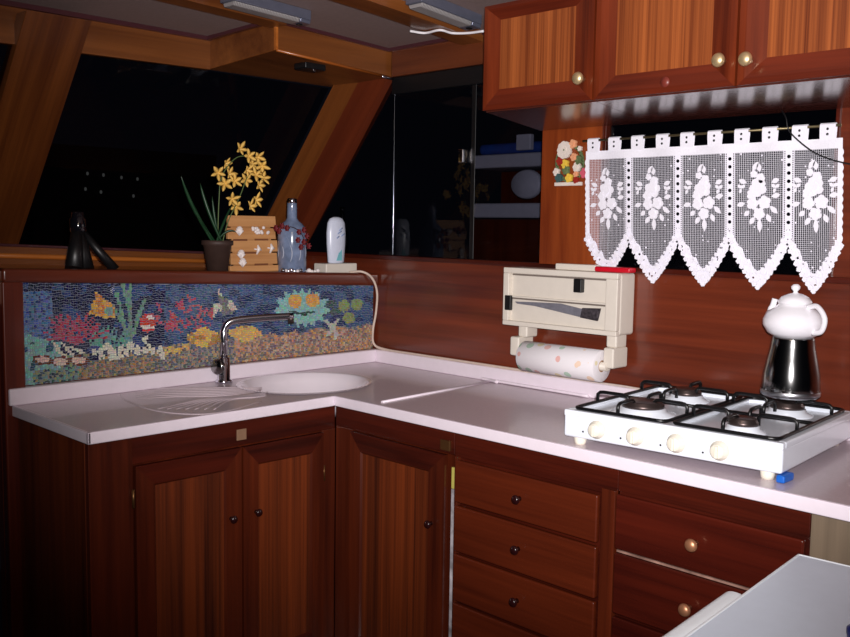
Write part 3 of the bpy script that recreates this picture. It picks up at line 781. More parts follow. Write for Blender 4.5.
# orchid
pc = Vector((-.80, .10, lz(-.80)))
t = thing('potted_orchid', 'yellow orchid with long green leaves in a dark brown pot on the ledge', 'plant', pc)
b = BM(); lathe(b, [(0, 0), (.042, 0), (.058, .108), (.066, .112), (.066, .130), (.056, .130), (.054, .112), (0, .108)], pc, seg=28); obj('pot', b, pot_m, t)
b = BM(); lathe(b, [(0, .118), (.03, .117), (.0545, .112)], pc, seg=20); obj('soil', b, soil_m, t)
def blade(bm, p0, p1, p2, w):
    pts = [Vector(p0)*(1-s)**2+Vector(p1)*2*s*(1-s)+Vector(p2)*s*s for s in [k/10 for k in range(11)]]
    L = []; 
    for k, p in enumerate(pts):
        s = k/10; d = (pts[min(k+1, 10)]-pts[max(k-1, 0)]).normalized(); side = d.cross(Vector((.6, .8, 0))).normalized()
        nrm = d.cross(side); ww = w*(.35+1.3*s)*(1-s)**.6 if s < 1 else .0004; ww = max(ww, .0004)
        L.append([bm.verts.new(p+side*ww), bm.verts.new(p-nrm*ww*.35), bm.verts.new(p-side*ww), bm.verts.new(p+nrm*(.001-ww*.1))])
    for a, c in zip(L, L[1:]):
        for k in range(4):
            f = bm.faces.new((a[k], a[(k+1) % 4], c[(k+1) % 4], c[k])); f.smooth = True
    bm.faces.new(L[0][::-1]); bm.faces.new(L[-1])
top = pc+Vector((0, 0, .115))
for e_, m_, wd in (((181, 176), (192, 214), .012), ((200, 183), (206, 210), .011), ((190, 198), (200, 222), .010), ((212, 196), (214, 220), .009), ((232, 205), (222, 224), .009), ((196, 214), (203, 228), .008), ((236, 232), (226, 226), .008)):
    b = BM(); yy = pc.y+random.uniform(-.05, .03)
    blade(b, top+Vector((random.uniform(-.02, .02), random.uniform(-.02, .02), -.005)), at(1, pc.y-.01, *m_), at(1, yy, *e_), wd); obj('leaf', b, green_l, t)
b = BM(); tube(b, smoothpts([top+Vector((.0, 0, -.01)), at(1, pc.y, 219, 200), at(1, pc.y, 222, 176), at(1, pc.y, 236, 158), at(1, pc.y, 252, 156)], 8), .0022, 6); obj('stem', b, green_s, t)
b = BM(); tube(b, smoothpts([top+Vector((.02, 0, -.01)), at(1, pc.y, 228, 222), at(1, pc.y, 240, 196), at(1, pc.y, 248, 176), at(1, pc.y, 258, 168)], 8), .0022, 6); obj('stem', b, green_s, t)
fproto = None
def petal(bm, c, d, up, L, wd, mi=0):
    d = d.normalized(); s = d.cross(up).normalized(); pts = []
    for k in range(7):
        q = k/6; ww = wd*math.sin(PI*(.08+.90*q))**.8; p = c+d*L*q+up*(.25*L*math.sin(q*2.2))
        pts.append((bm.verts.new(p+s*ww), bm.verts.new(p-up*.0012), bm.verts.new(p-s*ww), bm.verts.new(p+up*.0012)))
    for a, e in zip(pts, pts[1:]):
        for k in range(4):
            f = bm.faces.new((a[k], a[(k+1) % 4], e[(k+1) % 4], e[k])); f.smooth = True; f.material_index = mi
fl = [(240, 149), (249, 156), (258, 157), (262, 166), (226, 163), (218, 173), (229, 174), (225, 184), (235, 181), (247, 170), (256, 175), (246, 180), (259, 185), (232, 199), (236, 207), (250, 206), (256, 200), (252, 164), (263, 178)]
for k, (fx_, fy_) in enumerate(fl):
    c = at(1, pc.y+random.uniform(-.05, .04), fx_, fy_); nrm = Vector((random.uniform(-.8, .3), -1, random.uniform(-.3, .4))).normalized()
    u, v = frame_dirs(nrm); b = BM(); a0 = random.uniform(0, 6)
    for q in range(5):
        a = a0+q*2*PI/5; petal(b, c, u*math.cos(a)+v*math.sin(a)+nrm*.25, nrm, random.uniform(.026, .038), random.uniform(.008, .0105))
    petal(b, c, nrm+v*.3, u, .012, .005, 1)
    obj('flower', b, [yellow_p, cream_p], t)
# wooden board with shells
bc = at(1, .14, 252, 268); zb = lz(bc.x)
t = thing('shell_board', 'pale wooden board with white shell ornaments leaning behind the orchid', 'ornament', (bc.x, .14, zb))
w_, h_ = .125, .243
x0, x1 = bc.x-w_+.005, bc.x+w_
b = BM()
def lean(x, y, z): return (x, .11+y+(z-zb)*.12, z)
H5 = [(0, .028), (.031, .082), (.085, .137), (.140, .190), (.193, h_)]
for i, (a, c) in enumerate(H5):
    e0 = x0-.01+.008*((i*7) % 3); e1 = x1-.006*((i*5) % 2)
    quad8(b, [lean(e0, 0, zb+a+.002), lean(e1, 0, zb+a+.002), lean(e1, .016, zb+a+.002), lean(e0, .016, zb+a+.002), lean(e0, 0, zb+c), lean(e1, 0, zb+c), lean(e1, .016, zb+c), lean(e0, .016, zb+c)])
quad8(b, [lean(x0+.02, .016, zb+.002), lean(x1-.02, .016, zb+.002), lean(x1-.02, .024, zb+.002), lean(x0+.02, .024, zb+.002), lean(x0+.02, .016, zb+h_-.01), lean(x1-.02, .016, zb+h_-.01), lean(x1-.02, .024, zb+h_-.01), lean(x0+.02, .024, zb+h_-.01)])
obj('slats', b, pine, t, .002)
def orn(kind, dx, dz):
    b = BM(); c = Vector(lean(x0+dx, -.004, zb+dz))
    if kind == 'fan':
        for q in range(7):
            a = (q-3)*.33; tube(b, [c+Vector((0, 0, -.018)), c+Vector((math.sin(a)*.02, -.004, -.018+math.cos(a)*.04))], [.002, .0055], 6)
    elif kind == 'bunch':
        for q in range(16): 
            p = c+Vector((random.uniform(-.045, .045), random.uniform(-.006, 0), random.uniform(-.012, .012))); lathe(b, [(0, -.008), (.007, -.004), (.007, .004), (0, .008)], p, seg=8)
    else:
        tube(b, [c+Vector((0, 0, .022)), c+Vector((.004, -.003, .005)), c+Vector((-.006, 0, -.02))], [.003, .009, .003], 8)
        tube(b, [c+Vector((-.018, 0, .004)), c+Vector((.018, 0, .0))], [.003, .004], 6)
    obj('shell', b, pearl, t)
for k, dx, dz in (('fan', .045, .175), ('bunch', .155, .180), ('fan', .045, .075), ('star', .135, .095), ('star', .205, .100), ('fan', .05, .04)): orn(k, dx, dz)
burnt = plain('burnt_wood', (120, 70, 40), .7)
for dx, dz in ((.05, .138), (.16, .140), (.10, .083), (.15, .032)):
    b = BM(); c = Vector(lean(x0+dx, -.001, zb+dz)); box(b, c.x-.035, c.x+.035, c.y-.002, c.y+.001, c.z-.004, c.z+.004)
    obj('burnt_mark', b, burnt, t)
# blue-grey bottle
c = at(1, .09, 292, 268); c.z = lz(c.x)
t = thing('glass_bottle', 'blue-grey decorated bottle with a narrow neck, beside the shell board', 'bottle', c)
b = BM(); lathe(b, [(0, 0), (.058, 0), (.064, .008), (.064, .175), (.060, .198), (.046, .218), (.030, .230), (.0225, .242), (.0215, .305), (.022, .308), (0, .308)], c, seg=32); obj('bottle_body', b, bottle_m, t)
b = BM(); lathe(b, [(.0195, .305), (.0215, .306), (.0215, .326), (.018, .33), (0, .33)], c, seg=20); obj('cap', b, chrome, t)
b = BM()
for k in range(10):
    a = k*.63; tube(b, smoothpts([c+Vector((.060*math.cos(a), .060*math.sin(a), .02+.01*(k % 3))), c+Vector((.0625*math.cos(a+.3), .0625*math.sin(a+.3), .09)), c+Vector((.061*math.cos(a-.1), .061*math.sin(a-.1), .16))], 4), .0035, 5)
obj('relief_pattern', b, plain('pale_relief', (165, 172, 190), .5), t)
# red dried flower sprig round the bottle
t = thing('red_flower_garland', 'dark red flower garland draped around the blue-grey bottle', 'garland', c+Vector((0, 0, .12)))
fls = [(275, 228), (281, 226), (286, 228), (298, 232), (303, 230), (306, 236), (303, 242), (300, 247), (308, 246), (297, 240), (278, 231)]
prev = None
pts = [at(1, c.y-.068, *q) for q in ((276, 228), (284, 228), (292, 227), (300, 232), (304, 240), (301, 248))]
b = BM(); tube(b, smoothpts(pts, 5), .002, 6); obj('twig', b, plain('dark_twig', (50, 26, 22), .7), t)
for q in fls:
    b = BM(); p = at(1, c.y-.075, *q)
    for k in range(6):
        a = k*PI/3; petal(b, p, Vector((math.cos(a), -.3, math.sin(a))), Vector((0, -1, 0)), .016, .006)
    obj('blossom', b, redbead, t)
# string of beads at the bottle's foot
t = thing('bead_string', 'string of silvery beads lying on the ledge in front of the bottle', 'beads', at(1, .0, 300, 267))
t.location.z = lz(t.location.x)
for k in range(13):
    q = at(1, .02+.02*math.sin(k*1.1), 283+k*2.9, 267); b = BM(); r = .0085 if k % 3 else .0115
    lathe(b, [(0, -r), (r*.7, -r*.7), (r, 0), (r*.7, r*.7), (0, r)], (q.x, q.y, lz(q.x)+r), seg=10); obj('bead', b, pearl if k % 4 == 1 or k > 9 else chrome, t)
# cream power box, shampoo bottle
q0, q1 = at(1, .05, 322, 266), at(1, .05, 353, 268)
zz = lz(q0.x)
b = BM(); box(b, q0.x, q1.x, .02, .11, zz-.001, zz+.044)
pb = tag(obj('power_adapter', b, cream_pl, None, .005, loc=((q0.x+q1.x)/2, .06, zz)), 'flat cream box with a cable, under the white plastic bottle', 'adapter')
c = Vector((at(1, .065, 336, 262).x, .066, zz+.044))
t = thing('lotion_bottle', 'white oval plastic bottle with a teal mark standing on the cream box', 'bottle', c)
b = BM(); rings = []
for wv_, h in ((.040, 0), (.045, .006), (.052, .09), (.053, .14), (.048, .185), (.036, .204), (.015, .212)):
    rings.append([b.verts.new(c+Vector((wv_*math.cos(2*PI*k/28), wv_*.5*math.sin(2*PI*k/28), h))) for k in range(28)])
for A, B_ in zip(rings, rings[1:]):
    for k in range(28):
        f = b.faces.new((A[k], A[(k+1) % 28], B_[(k+1) % 28], B_[k])); f.smooth = True
b.faces.new(rings[0][::-1]); b.faces.new(rings[-1]); obj('bottle_body', b, plain('bluish_white_plastic', (212, 218, 236), .3, var=.02), t)
b = BM()
for k, (dx, dz, ln) in enumerate(((-.012, .135, .022), (-.004, .150, .02), (.010, .125, .018), (-.018, .115, .014))):
    tube(b, [c+Vector((dx, -.0285, dz)), c+Vector((dx+ln, -.0275, dz+ln*.6))], .0025, 6)
obj('grey_print', b, plain('grey_print', (140, 160, 200), .5), t)
b = BM()
prism(b, [c+Vector((-.015, -.0235, .012)), c+Vector((.018, -.0235, .012)), c+Vector((.014, -.0262, .062)), c+Vector((-.004, -.0255, .045))], (0, .003, 0))
obj('teal_label', b, plain('teal_print', (120, 190, 200), .5), t)
# dark slim bottle behind
c = Vector((at(1, .30, 342, 262).x, .30, 0)); c.z = lz(c.x)
b = BM(); lathe(b, [(0, 0), (.032, 0), (.032, .19), (.012, .235), (.011, .30), (.013, .302), (.013, .318), (0, .32)], c, seg=20)
tag(obj('dark_bottle', b, plain('near_black_glass', (12, 14, 16), .2), None, loc=c), 'slim near-black bottle behind the white plastic bottle', 'bottle')
# cable from adapter over the rail and down to the worktop
pts = [at(1, -.0, 352, 266), at(1, -.034, 362, 273), at(1, -.05, 372, 278), at(1, -.05, 377, 292), at(1, -.045, 376, 312), at(1, -.04, 373, 330), at(1, -.035, 374, 344)]
pts[0].z = lz(pts[0].x)+.006; pts[0].y = .02; pts[1].z = max(pts[1].z, led(-.06)+.004)
for p in pts[2:]: p.x = min(p.x, -.012)
pts += [Vector((-.02, -.10, ZC+UPH+.007)), Vector((-.022, -.3, ZC+UPH+.006)), Vector((-.02, -.55, ZC+UPH+.006)), Vector((-.02, -.76, ZC+UPH+.006)), Vector((-.02, -.95, ZC+UPH+.006))]
b = BM(); tube(b, smoothpts(pts, 8), .0055, 8); tag(obj('power_cable', b, cable_m), 'cream cable looping down from the ledge and along the back of the worktop', 'cable')
b = BM(); pts = [at(2, ZC+.008, *q) for q in ((497, 382), (499, 378), (506, 375), (520, 376.5), (545, 381), (575, 386), (615, 391))]
for p in pts: p.x = min(p.x, -.034)
tube(b, smoothpts(pts, 6), .0065, 8); tag(obj('gas_hose', b, counter_e), 'white hose lying on the worktop towards the stove', 'hose')

# ================================================================== DISPENSER
YD0, YD1, ZD0, ZD1, XD = -.885, -1.425, 1.158, 1.386, -.12
YD0, YD1 = -.892, at(0, XD, 618, 272).y
t = thing('kitchen_roll_dispenser', 'cream plastic wall dispenser with two film slots above the kitchen roll', 'dispenser', (0, -1.16, ZD0))
b = BM(); box(b, XD+.02, -.001, YD1, YD0, ZD0, ZD1); obj('housing', b, cream_pl, t, .012, seg=3)
b = BM()   # raised front border
for a in ((YD1, YD0, ZD1-.022, ZD1), (YD1, YD0, ZD0, ZD0+.018), (YD0-.028, YD0, ZD0+.018, ZD1-.022), (YD1, YD1+.05, ZD0+.018, ZD1-.022)): box(b, XD, XD+.022, a[0], a[1], a[2], a[3])
obj('front_rim', b, cream_pl, t, .003)
zm = (ZD0+ZD1)/2+.0
b = BM(); box(b, XD+.008, XD+.022, YD1+.05, YD0-.03, zm-.004, zm+.003); obj('divider', b, cream_pl, t, .002)
b = BM(); box(b, XD+.014, XD+.0215, YD1+.055, YD0-.035, zm-.010, zm-.005); box(b, XD+.014, XD+.0215, YD1+.055, YD0-.035, ZD1-.030, ZD1-.024); obj('slot', b, plain('slot_grey', (120, 108, 100), .6), t)
b = BM(); box(b, XD-.004, XD+.02, -1.20-.035-.035, -1.20-.035, zm+.035, ZD1-.028); c1 = obj('clip', b, blackp, t, .003)
b = BM(); box(b, XD-.004, XD+.012, YD0-.042, YD0-.012, zm-.055, zm+.004); obj('clip', b, blackp, t, .003)
RX, RR = -.115, .059; RZ = at(0, RX, 600, 366).z
for yy, wd in ((YD0-.088, .045), ((at(0, -.1, 606.5, 350).y+at(0, -.1, 617, 350).y)/2+.004, at(0, -.1, 606.5, 350).y-at(0, -.1, 617, 350).y)):
    b = BM(); box(b, -.10, -.03, yy-wd/2, yy+wd/2, ZD0-.045, ZD0+.004); box(b, -.125, -.03, yy-wd/2+(.020 if yy > -1.2 else -.006), yy+wd/2+(.020 if yy > -1.2 else -.006), RZ-.004, ZD0-.043)
    obj('bracket', b, cream_pl, t, .007)
b = BM(); tube(b, [(RX, YD0-.088, RZ), (RX, yy, RZ)], .016, 16); obj('spindle', b, cream_pl, t)
t = thing('kitchen_roll', 'white kitchen roll with a red, green and yellow print hanging under the dispenser', 'kitchen roll', (RX, -1.17, RZ))
ya, yb = at(0, RX, 525, 356).y, at(0, RX, 602, 366).y
b = BM(); lathe(b, [(.022, 0), (RR-.002, 0), (RR, .002), (RR, (ya-yb)-.002), (RR-.002, (ya-yb)), (.022, ya-yb), (.022, 0)], (RX, yb, RZ), (0, 1, 0), 36); obj('paper', b, towel_m, t)
b = BM(); lathe(b, [(.0175, .001), (.0218, .001), (.0218, ya-yb-.001), (.0175, ya-yb-.001), (.0175, .001)], (RX, yb, RZ), (0, 1, 0), 24); obj('cardboard_core', b, plain('cardboard', (170, 130, 95), .8), t)
# knife lying against the front
t = thing('paring_knife', 'kitchen knife in a grey sleeve held flat on the front of the dispenser', 'knife', (XD, -1.1, zm-.02))
A = lambda x, y: at(0, XD-.008, x, y)
b = BM()
prism(b, [A(515, 301.5), A(530, 302), A(560, 303.5), A(582, 309), A(580, 317), A(560, 312), A(535, 306), A(517, 303.5)], (.005, 0, 0)); obj('blade', b, plain('grey_blade', (150, 150, 162), .3, .5, var=.15, scale=60), t)
b = BM(); prism(b, [A(582, 308), A(600, 308.5), A(597, 321), A(580, 317.5)], (.008, 0, 0)); obj('handle', b, plain('black_print', (60, 55, 60), .5, var=.8, scale=90), t)
# lighter on top
q = lambda x: at(0, -.07, x, 268).y
b = BM(); box(b, -.088, -.05, q(598), q(558), ZD1+.0005, ZD1+.024)
t = tag(obj('gas_lighter', b, cream_pl, None, .004, loc=(-.07, q(580), ZD1)), 'long cream and red gas lighter lying on top of the dispenser', 'lighter')
b = BM(); box(b, -.092, -.046, q(633), q(597.5), ZD1+.0005, ZD1+.020); obj('red_handle', b, red_pl, t, .006)

# ================================================================== STOVE
SR = math.radians(4.6)
so = Vector((-.716, -1.646, ZC)); ex = Vector((math.cos(SR), math.sin(SR), 0)); ew = Vector((math.sin(SR), -math.cos(SR), 0))
SW, SD, SH0, SH1 = .655, .60, .022, .104
def sv(u, v, z): return so+ew*u+ex*v+Vector((0, 0, z))      # u across, v to the back, z above the worktop
def sbox(bm, u0, u1, v0, v1, z0, z1, mi=0):
    return quad8(bm, [sv(u0, v0, z0), sv(u1, v0, z0), sv(u1, v1, z0), sv(u0, v1, z0), sv(u0, v0, z1), sv(u1, v0, z1), sv(u1, v1, z1), sv(u0, v1, z1)], mi)
t = thing('gas_stove', 'white enamel four-burner tabletop gas stove with black grates on the right worktop', 'stove', sv(SW/2, SD/2, 0))
b = BM(); sbox(b, 0, SW, 0, SD, SH0, SH1-.012); obj('body', b, white_en, t, .008, seg=3)
b = BM(); sbox(b, .0, SW, 0, .022, SH1-.02, SH1); sbox(b, .0, SW, SD-.022, SD, SH1-.02, SH1); sbox(b, 0, .022, .022, SD-.022, SH1-.02, SH1); sbox(b, SW-.022, SW, .022, SD-.022, SH1-.02, SH1); sbox(b, SW/2-.012, SW/2+.012, .01, SD-.01, SH1-.02, SH1-.003)
obj('rim', b, white_en, t, .004)
for u, v in ((.045, .025), (SW-.045, .025), (.045, SD-.04), (SW-.045, SD-.04)):
    b = BM(); lathe(b, [(0, 0), (.016, 0), (.018, .008), (.020, SH0+.002), (0, SH0+.002)], sv(u, v, 0), seg=18); obj('foot', b, cream_kn, t)
for i, px in enumerate(((605.6, 433.5), (640, 439), (676, 445), (713, 452))):
    u = .115+i*.1245; c = sv(u, 0, .058)
    b = BM(); lathe(b, [(0, 0), (.027, 0), (.027, .004), (.0215, .007), (.020, .020), (.017, .023), (0, .023)], c, -ex, 28)
    k = obj('knob', b, cream_kn, t)
    b = BM(); quad8(b, [c-ex*.022+ew*s*.0045+Vector((0, 0, zz_)) for s, zz_ in ((-1, -.018), (1, -.018), (1, -.018), (-1, -.018))][:0] or
        [c-ex*.030+ew*-.0045+Vector((0, 0, -.017)), c-ex*.030+ew*.0045+Vector((0, 0, -.017)), c-ex*.018+ew*.0045+Vector((0, 0, -.017)), c-ex*.018+ew*-.0045+Vector((0, 0, -.017)),
         c-ex*.030+ew*-.0045+Vector((0, 0, .017)), c-ex*.030+ew*.0045+Vector((0, 0, .017)), c-ex*.018+ew*.0045+Vector((0, 0, .017)), c-ex*.018+ew*-.0045+Vector((0, 0, .017))])
    obj('grip', b, cream_kn, k, .002)
    b = BM(); lathe(b, [(0, 0), (.003, 0), (.003, .001), (0, .0012)], sv(u-.047, 0, .045), -ex, 10); obj('mark', b, black, t)
bz = SH1-.012
BU = ((.175, .165, .056), (.175, .465, .042), (.50, .125, .036), (.50, .465, .044))
for u, v, r in BU:
    b = BM(); lathe(b, [(0, 0), (r*1.75, 0), (r*1.7, .004), (r*1.25, .012), (r*1.2, .020), (0, .020)], sv(u, v, bz-.001), seg=32); o_ = obj('burner', b, white_en, t)
    b = BM(); lathe(b, [(0, .02), (r*1.12, .02), (r*1.12, .029), (r*1.0, .033), (r, .037), (r*.9, .040), (0, .041)], sv(u, v, bz), seg=32); obj('burner_cap', b, darksteel, o_)
GZ = SH1+.004; GT = SH1+.036
for g, (u0, u1) in enumerate(((.022, .318), (.338, .634))):
    b = BM(); R_ = .0055; v0, v1 = .02, SD-.02
    # rounded outer loop
    c_ = .025; loop = []
    for cu, cv, a in ((u1-c_, v0+c_, -90), (u1-c_, v1-c_, 0), (u0+c_, v1-c_, 90), (u0+c_, v0+c_, 180)):
        for k in range(5):
            aa = math.radians(a+k*22.5); loop.append(sv(cu+c_*math.cos(aa), cv+c_*math.sin(aa), GZ))
    tube(b, loop+[loop[0]], R_, 8, caps=False)
    gr = obj('grate', b, black, t)
    def staple(a, e):
        """bar rising from the frame, running inwards level, and down again"""
        a, e = Vector(a), Vector(e); up = Vector((0, 0, GT-GZ)); d = (e-a).normalized()
        bb = BM(); tube(bb, [a, a+up*.75, a+up*.95+d*.008, a+up+d*.02, e+up-d*.02, e+up*.95-d*.008, e+up*.75, e], R_, 8); obj('grate_bar', bb, black, gr)
    um = (u0+u1)/2
    for v in (.16, .45):
        staple(sv(u0, v, GZ), sv(u0+.105, v, GZ)); staple(sv(u1, v, GZ), sv(u1-.105, v, GZ))
    for va, vb in ((v0, .115), (.29, .205), (.31, .40), (v1, .50)):
        staple(sv(um, va, GZ), sv(um, vb, GZ))
    bb = BM(); tube(bb, [sv(u0, .30, GZ), sv(u1, .30, GZ)], R_, 8); obj('grate_bar', bb, black, gr)
# blue item under the right front corner
b = BM(); p = sv(SW-.025, .10, 0); 
c = at(2, ZC+.012, 785, 477); box(b, c.x-.03, c.x+.03, c.y-.012, c.y+.012, ZC+.0005, ZC+.021)
tag(obj('blue_clip', b, blue_pl, None, .005, loc=(c.x, c.y, ZC)), 'small bright blue plastic item under the right front corner of the stove', 'clip')

# ================================================================== DOUBLE TEAPOT
pu, pv = .49, .405
c = sv(pu, pv, GT+.0065)
c = at(2, ZC+GT+.0065, 790, 396); c.z = ZC+GT+.0065
K = (c-CAMP).dot(FW)/FPX      # metres per pixel there
t = thing('steel_kettle', 'polished steel kettle, lower half of the double teapot on the back right burner', 'kettle', c)
b = BM(); lathe(b, [(0, 0), (K*26, 0), (K*27.5, .008), (K*28, .03), (K*27, .07), (K*24, .115), (K*21.5, .15), (K*20.5, .175), (K*20.5, .182), (0, .182)], c, seg=48); obj('kettle_body', b, steel, t)
b = BM(); lathe(b, [(K*26.6, .002), (K*28.4, .006), (K*28.6, .016), (K*28.1, .02)], c, seg=48); obj('base_band', b, plain('brushed_steel', (190, 190, 196), .35, 1), t)
hv = Vector((.97, .2, 0)).normalized()
b = BM(); tube(b, smoothpts([c+hv*K*21+Vector((0, 0, .165)), c+hv*K*29+Vector((0, 0, .150)), c+hv*K*33+Vector((0, 0, .10)), c+hv*K*28+Vector((0, 0, .045))], 6), .005, 8); obj('handle', b, steel, t)
tc_ = c+Vector((0, 0, .182))
t = thing('porcelain_teapot', 'white porcelain teapot with a knobbed lid stacked on the steel kettle', 'teapot', tc_)
b = BM(); lathe(b, [(0, .0), (K*19, 0), (K*25, .012), (K*29.5, .035), (K*29.5, .052), (K*26, .074), (K*18, .090), (K*15.5, .098), (K*15, .104), (0, .104)], tc_, seg=48); obj('pot_body', b, porcelain, t)
b = BM(); lathe(b, [(K*15.5, .100), (K*16.5, .106), (K*13, .120), (K*7, .129), (K*2.5, .132), (K*2, .137), (K*4.3, .145), (K*4.3, .152), (K*2.5, .158), (0, .159)], tc_, seg=36); obj('lid', b, porcelain, t)
b = BM(); rv = R2.copy(); rv.z = 0; rv.normalize()
hd_ = (rv*.38-FW*.92); hd_.z = 0; hd_.normalize()
tube(b, smoothpts([tc_+hd_*K*17+Vector((0, 0, .092)), tc_+hd_*K*29+Vector((0, 0, .098)), tc_+hd_*K*39+Vector((0, 0, .066)), tc_+hd_*K*36+Vector((0, 0, .028)), tc_+hd_*K*25+Vector((0, 0, .018))], 6), .008, 10); obj('handle', b, porcelain, t)
sd = FW*.5-rv*.8; sd.z = 0; sd.normalize()
b = BM(); tube(b, smoothpts([tc_+sd*K*24+Vector((0, 0, .04)), tc_+sd*K*22+Vector((0, 0, .075)), tc_+sd*K*19+Vector((0, 0, .112))], 5), [.014]*3+[.012]*4+[.009]*4, 12); obj('spout', b, porcelain, t)

# ================================================================== CURTAIN
XC = -.035
def cyz(x, y): p = at(0, XC, x, y); return p.y, p.z
rodL, rodR = cyz(583, 137.5), cyz(843, 124.5)
b = BM(); tube(b, [(XC, -1.195, 1.870), (XC, -2.150, 1.870)], .0045, 10)
tag(obj('curtain_rod', b, plain('dull_brass_rod', (120, 108, 80), .4, .8)), 'thin brass curtain rod across the window above the stove', 'curtain rod')
t = thing('lace_curtain', 'white lace cafe curtain of five pointed panels with floral motifs above the stove', 'curtain', (XC, -1.68, 1.40))
Ys = [-1.212, -1.399, -1.597, -1.790, -1.990, -2.158]
def wav(y): return .004*math.sin(y*33)
def sheet(name, pts_fn, nu, nv, mat, parent, uvo=(0, 0), off=0):
    """grid of (y,z) points, UV in metres; a real 1.2 mm cloth"""
    b = BM(); uvl = b.loops.layers.uv.new('UVMap'); V = []
    for i in range(nu+1):
        V.append([b.verts.new((XC+wav(pts_fn(i/nu, j/nv)[0])+off, *pts_fn(i/nu, j/nv))) for j in range(nv+1)])
    for i in range(nu):
        for j in range(nv):
            f = b.faces.new((V[i][j], V[i+1][j], V[i+1][j+1], V[i][j+1])); f.smooth = True
            for lp in f.loops: lp[uvl].uv = (lp.vert.co.y-uvo[0], lp.vert.co.z-uvo[1])
    o = obj(name, b, mat, parent); return o
ZH0, ZH1 = 1.800, 1.831
sheet('header_band', lambda u, v: (Ys[0]+(Ys[-1]-Ys[0])*u, ZH0+(ZH1-ZH0)*v), 60, 2, lace_m, t)
for x in (594, 615, 638, 663, 687.5, 715, 742, 770, 800, 828):
    y, _ = cyz(x, 137); b = BM()
    # loop of cloth over the rod
    pts = [(XC-.003, ZH1-.004), (XC-.0065, 1.860), (XC-.006, 1.874), (XC, 1.8785), (XC+.006, 1.874), (XC+.0065, 1.860), (XC+.003, ZH1-.004)]
    hw = .0245; prev = None
    for k, (xx, zz_) in enumerate(pts):
        cur = (b.verts.new((xx, y-hw, zz_)), b.verts.new((xx, y+hw, zz_)))
        if prev: b.faces.new((prev[0], prev[1], cur[1], cur[0]))
        prev = cur
    tb = obj('tab', b, lace_m, t)
    b = BM()
    for zz_ in (1.844, 1.860):
        lathe(b, [(0, 0), (.0042, 0), (.0042, .001), (0, .001)], (XC-.0055, y, zz_), (-1, 0, 0), 8)
    obj('eyelet', b, blackp, tb)
BW = .017
def flower_shape(bm, y, z, r, n=5, x=None):
    x = XC-.006 if x is None else x
    for k in range(n):
        a = k*2*PI/n+y*40; cy_, cz_ = y+math.cos(a)*r*.55, z+math.sin(a)*r*.55; pr = r*.5
        ps = [(x-.0004*k-.0002*(len(bm.verts) % 7), cy_+pr*math.cos(q*PI/4), cz_+pr*math.sin(q*PI/4)) for q in range(8)]; prism(bm, ps, (.002, 0, 0))
    prism(bm, [(x-.0035, y+r*.45*math.cos(q*PI/4), z+r*.45*math.sin(q*PI/4)) for q in range(8)], (.002, 0, 0))
def leaf_shape(bm, y, z, a, L, w_):
    ps = []
    for q in range(5): s = q/4; ps.append((s*L, w_*math.sin(PI*s)))
    for q in range(3, 0, -1): s = q/4; ps.append((s*L, -w_*math.sin(PI*s)))
    P_ = [(XC-.006, y+math.cos(a)*u-math.sin(a)*v, z+math.sin(a)*u+math.cos(a)*v) for u, v in ps]; prism(bm, P_, (.002, 0, 0))
tips = [1.372, 1.358, 1.358, 1.358, 1.356]
for i in range(5):
    ya, yb = Ys[i], Ys[i+1]; ym = (ya+yb)/2; hwid = (ya-yb)/2; zn = 1.50; zt = tips[i]
    def low(u, zt=zt):      # lower outline of the pointed panel
        s = abs(u*2-1); return zt+(zn-zt)*(.62*s+.38*s*s)
    l_in = ya-(BW if i else .010); r_in = yb+(BW if i < 4 else .010)
    def net(u, v): return (l_in+(r_in-l_in)*u, low(u*.8+.1)+.035+(ZH0-low(u*.8+.1)-.035)*v)
    sheet('net_panel', net, 16, 8, net_m, t)
    # openwork pointed border with scalloped outer edge
    def outl(u, v):
        y = ya+(yb-ya)*u; sc = .0065*abs(math.sin(u*PI*9)); lo = low(u)-sc
        return (y, lo+(.056+.006*math.sin(u*40))*v)
    bo = sheet('pointed_border', outl, 72, 2, edge_m, t)
    b = BM()
    for k in range(19):
        u = k/18; y = ya+(yb-ya)*u; z = low(u)
        flower_shape(b, y, z+.003, .0085, 5); 
        if k % 2: flower_shape(b, y, z+.033, .0105, 5)
    for k in range(18):
        u = (k+.5)/18; y = ya+(yb-ya)*u; flower_shape(b, y, low(u)+.048, .006, 4)
    obj('border_flowers', b, lace_m, bo)
    # flower motif
    b = BM(); zc = 1.655; sg = 1 if i % 2 == 0 else -1
    for dy, dz, r in ((0, .030, .030), (.018, -.022, .020), (-.022, -.018, .022), (-.004, -.055, .020), (-.008, .060, .016), (.015, .074, .012), (.020, .008, .018)): flower_shape(b, ym+dy*1.0, zc+dz, r, 5)
    for dy, dz, a, L in ((.02, .085, 2.2, .035), (-.005, .08, 1.4, .03), (-.045, .045, 2.7, .028), (.040, .045, .4, .03), (.045, -.02, -.3, .03), (-.04, -.03, -2.4, .035), (-.045, .0, 2.9, .03), (-.005, -.07, -1.6, .045), (.012, -.065, -1.0, .03), (-.03, -.055, -2.0, .03), (.03, -.045, -.8, .025)): leaf_shape(b, ym+dy, zc+dz, a, L, .0085)
    for s in (-1, 1):
        leaf_shape(b, ym+s*.058, zc+.028, .8, .018, .006); leaf_shape(b, ym+s*.058, zc+.028, 2.4, .018, .006); leaf_shape(b, ym+s*.058, zc+.028, -1.2, .018, .005)
    obj('flower_motif', b, lace_m, t)
for i in range(1, 5):
    y = Ys[i]; sheet('eyelet_strip', lambda u, v, y=y: (y+BW-2*BW*u, 1.495+(ZH0-1.495)*v), 4, 8, hole_m, t, uvo=(y, 0), off=-.001)
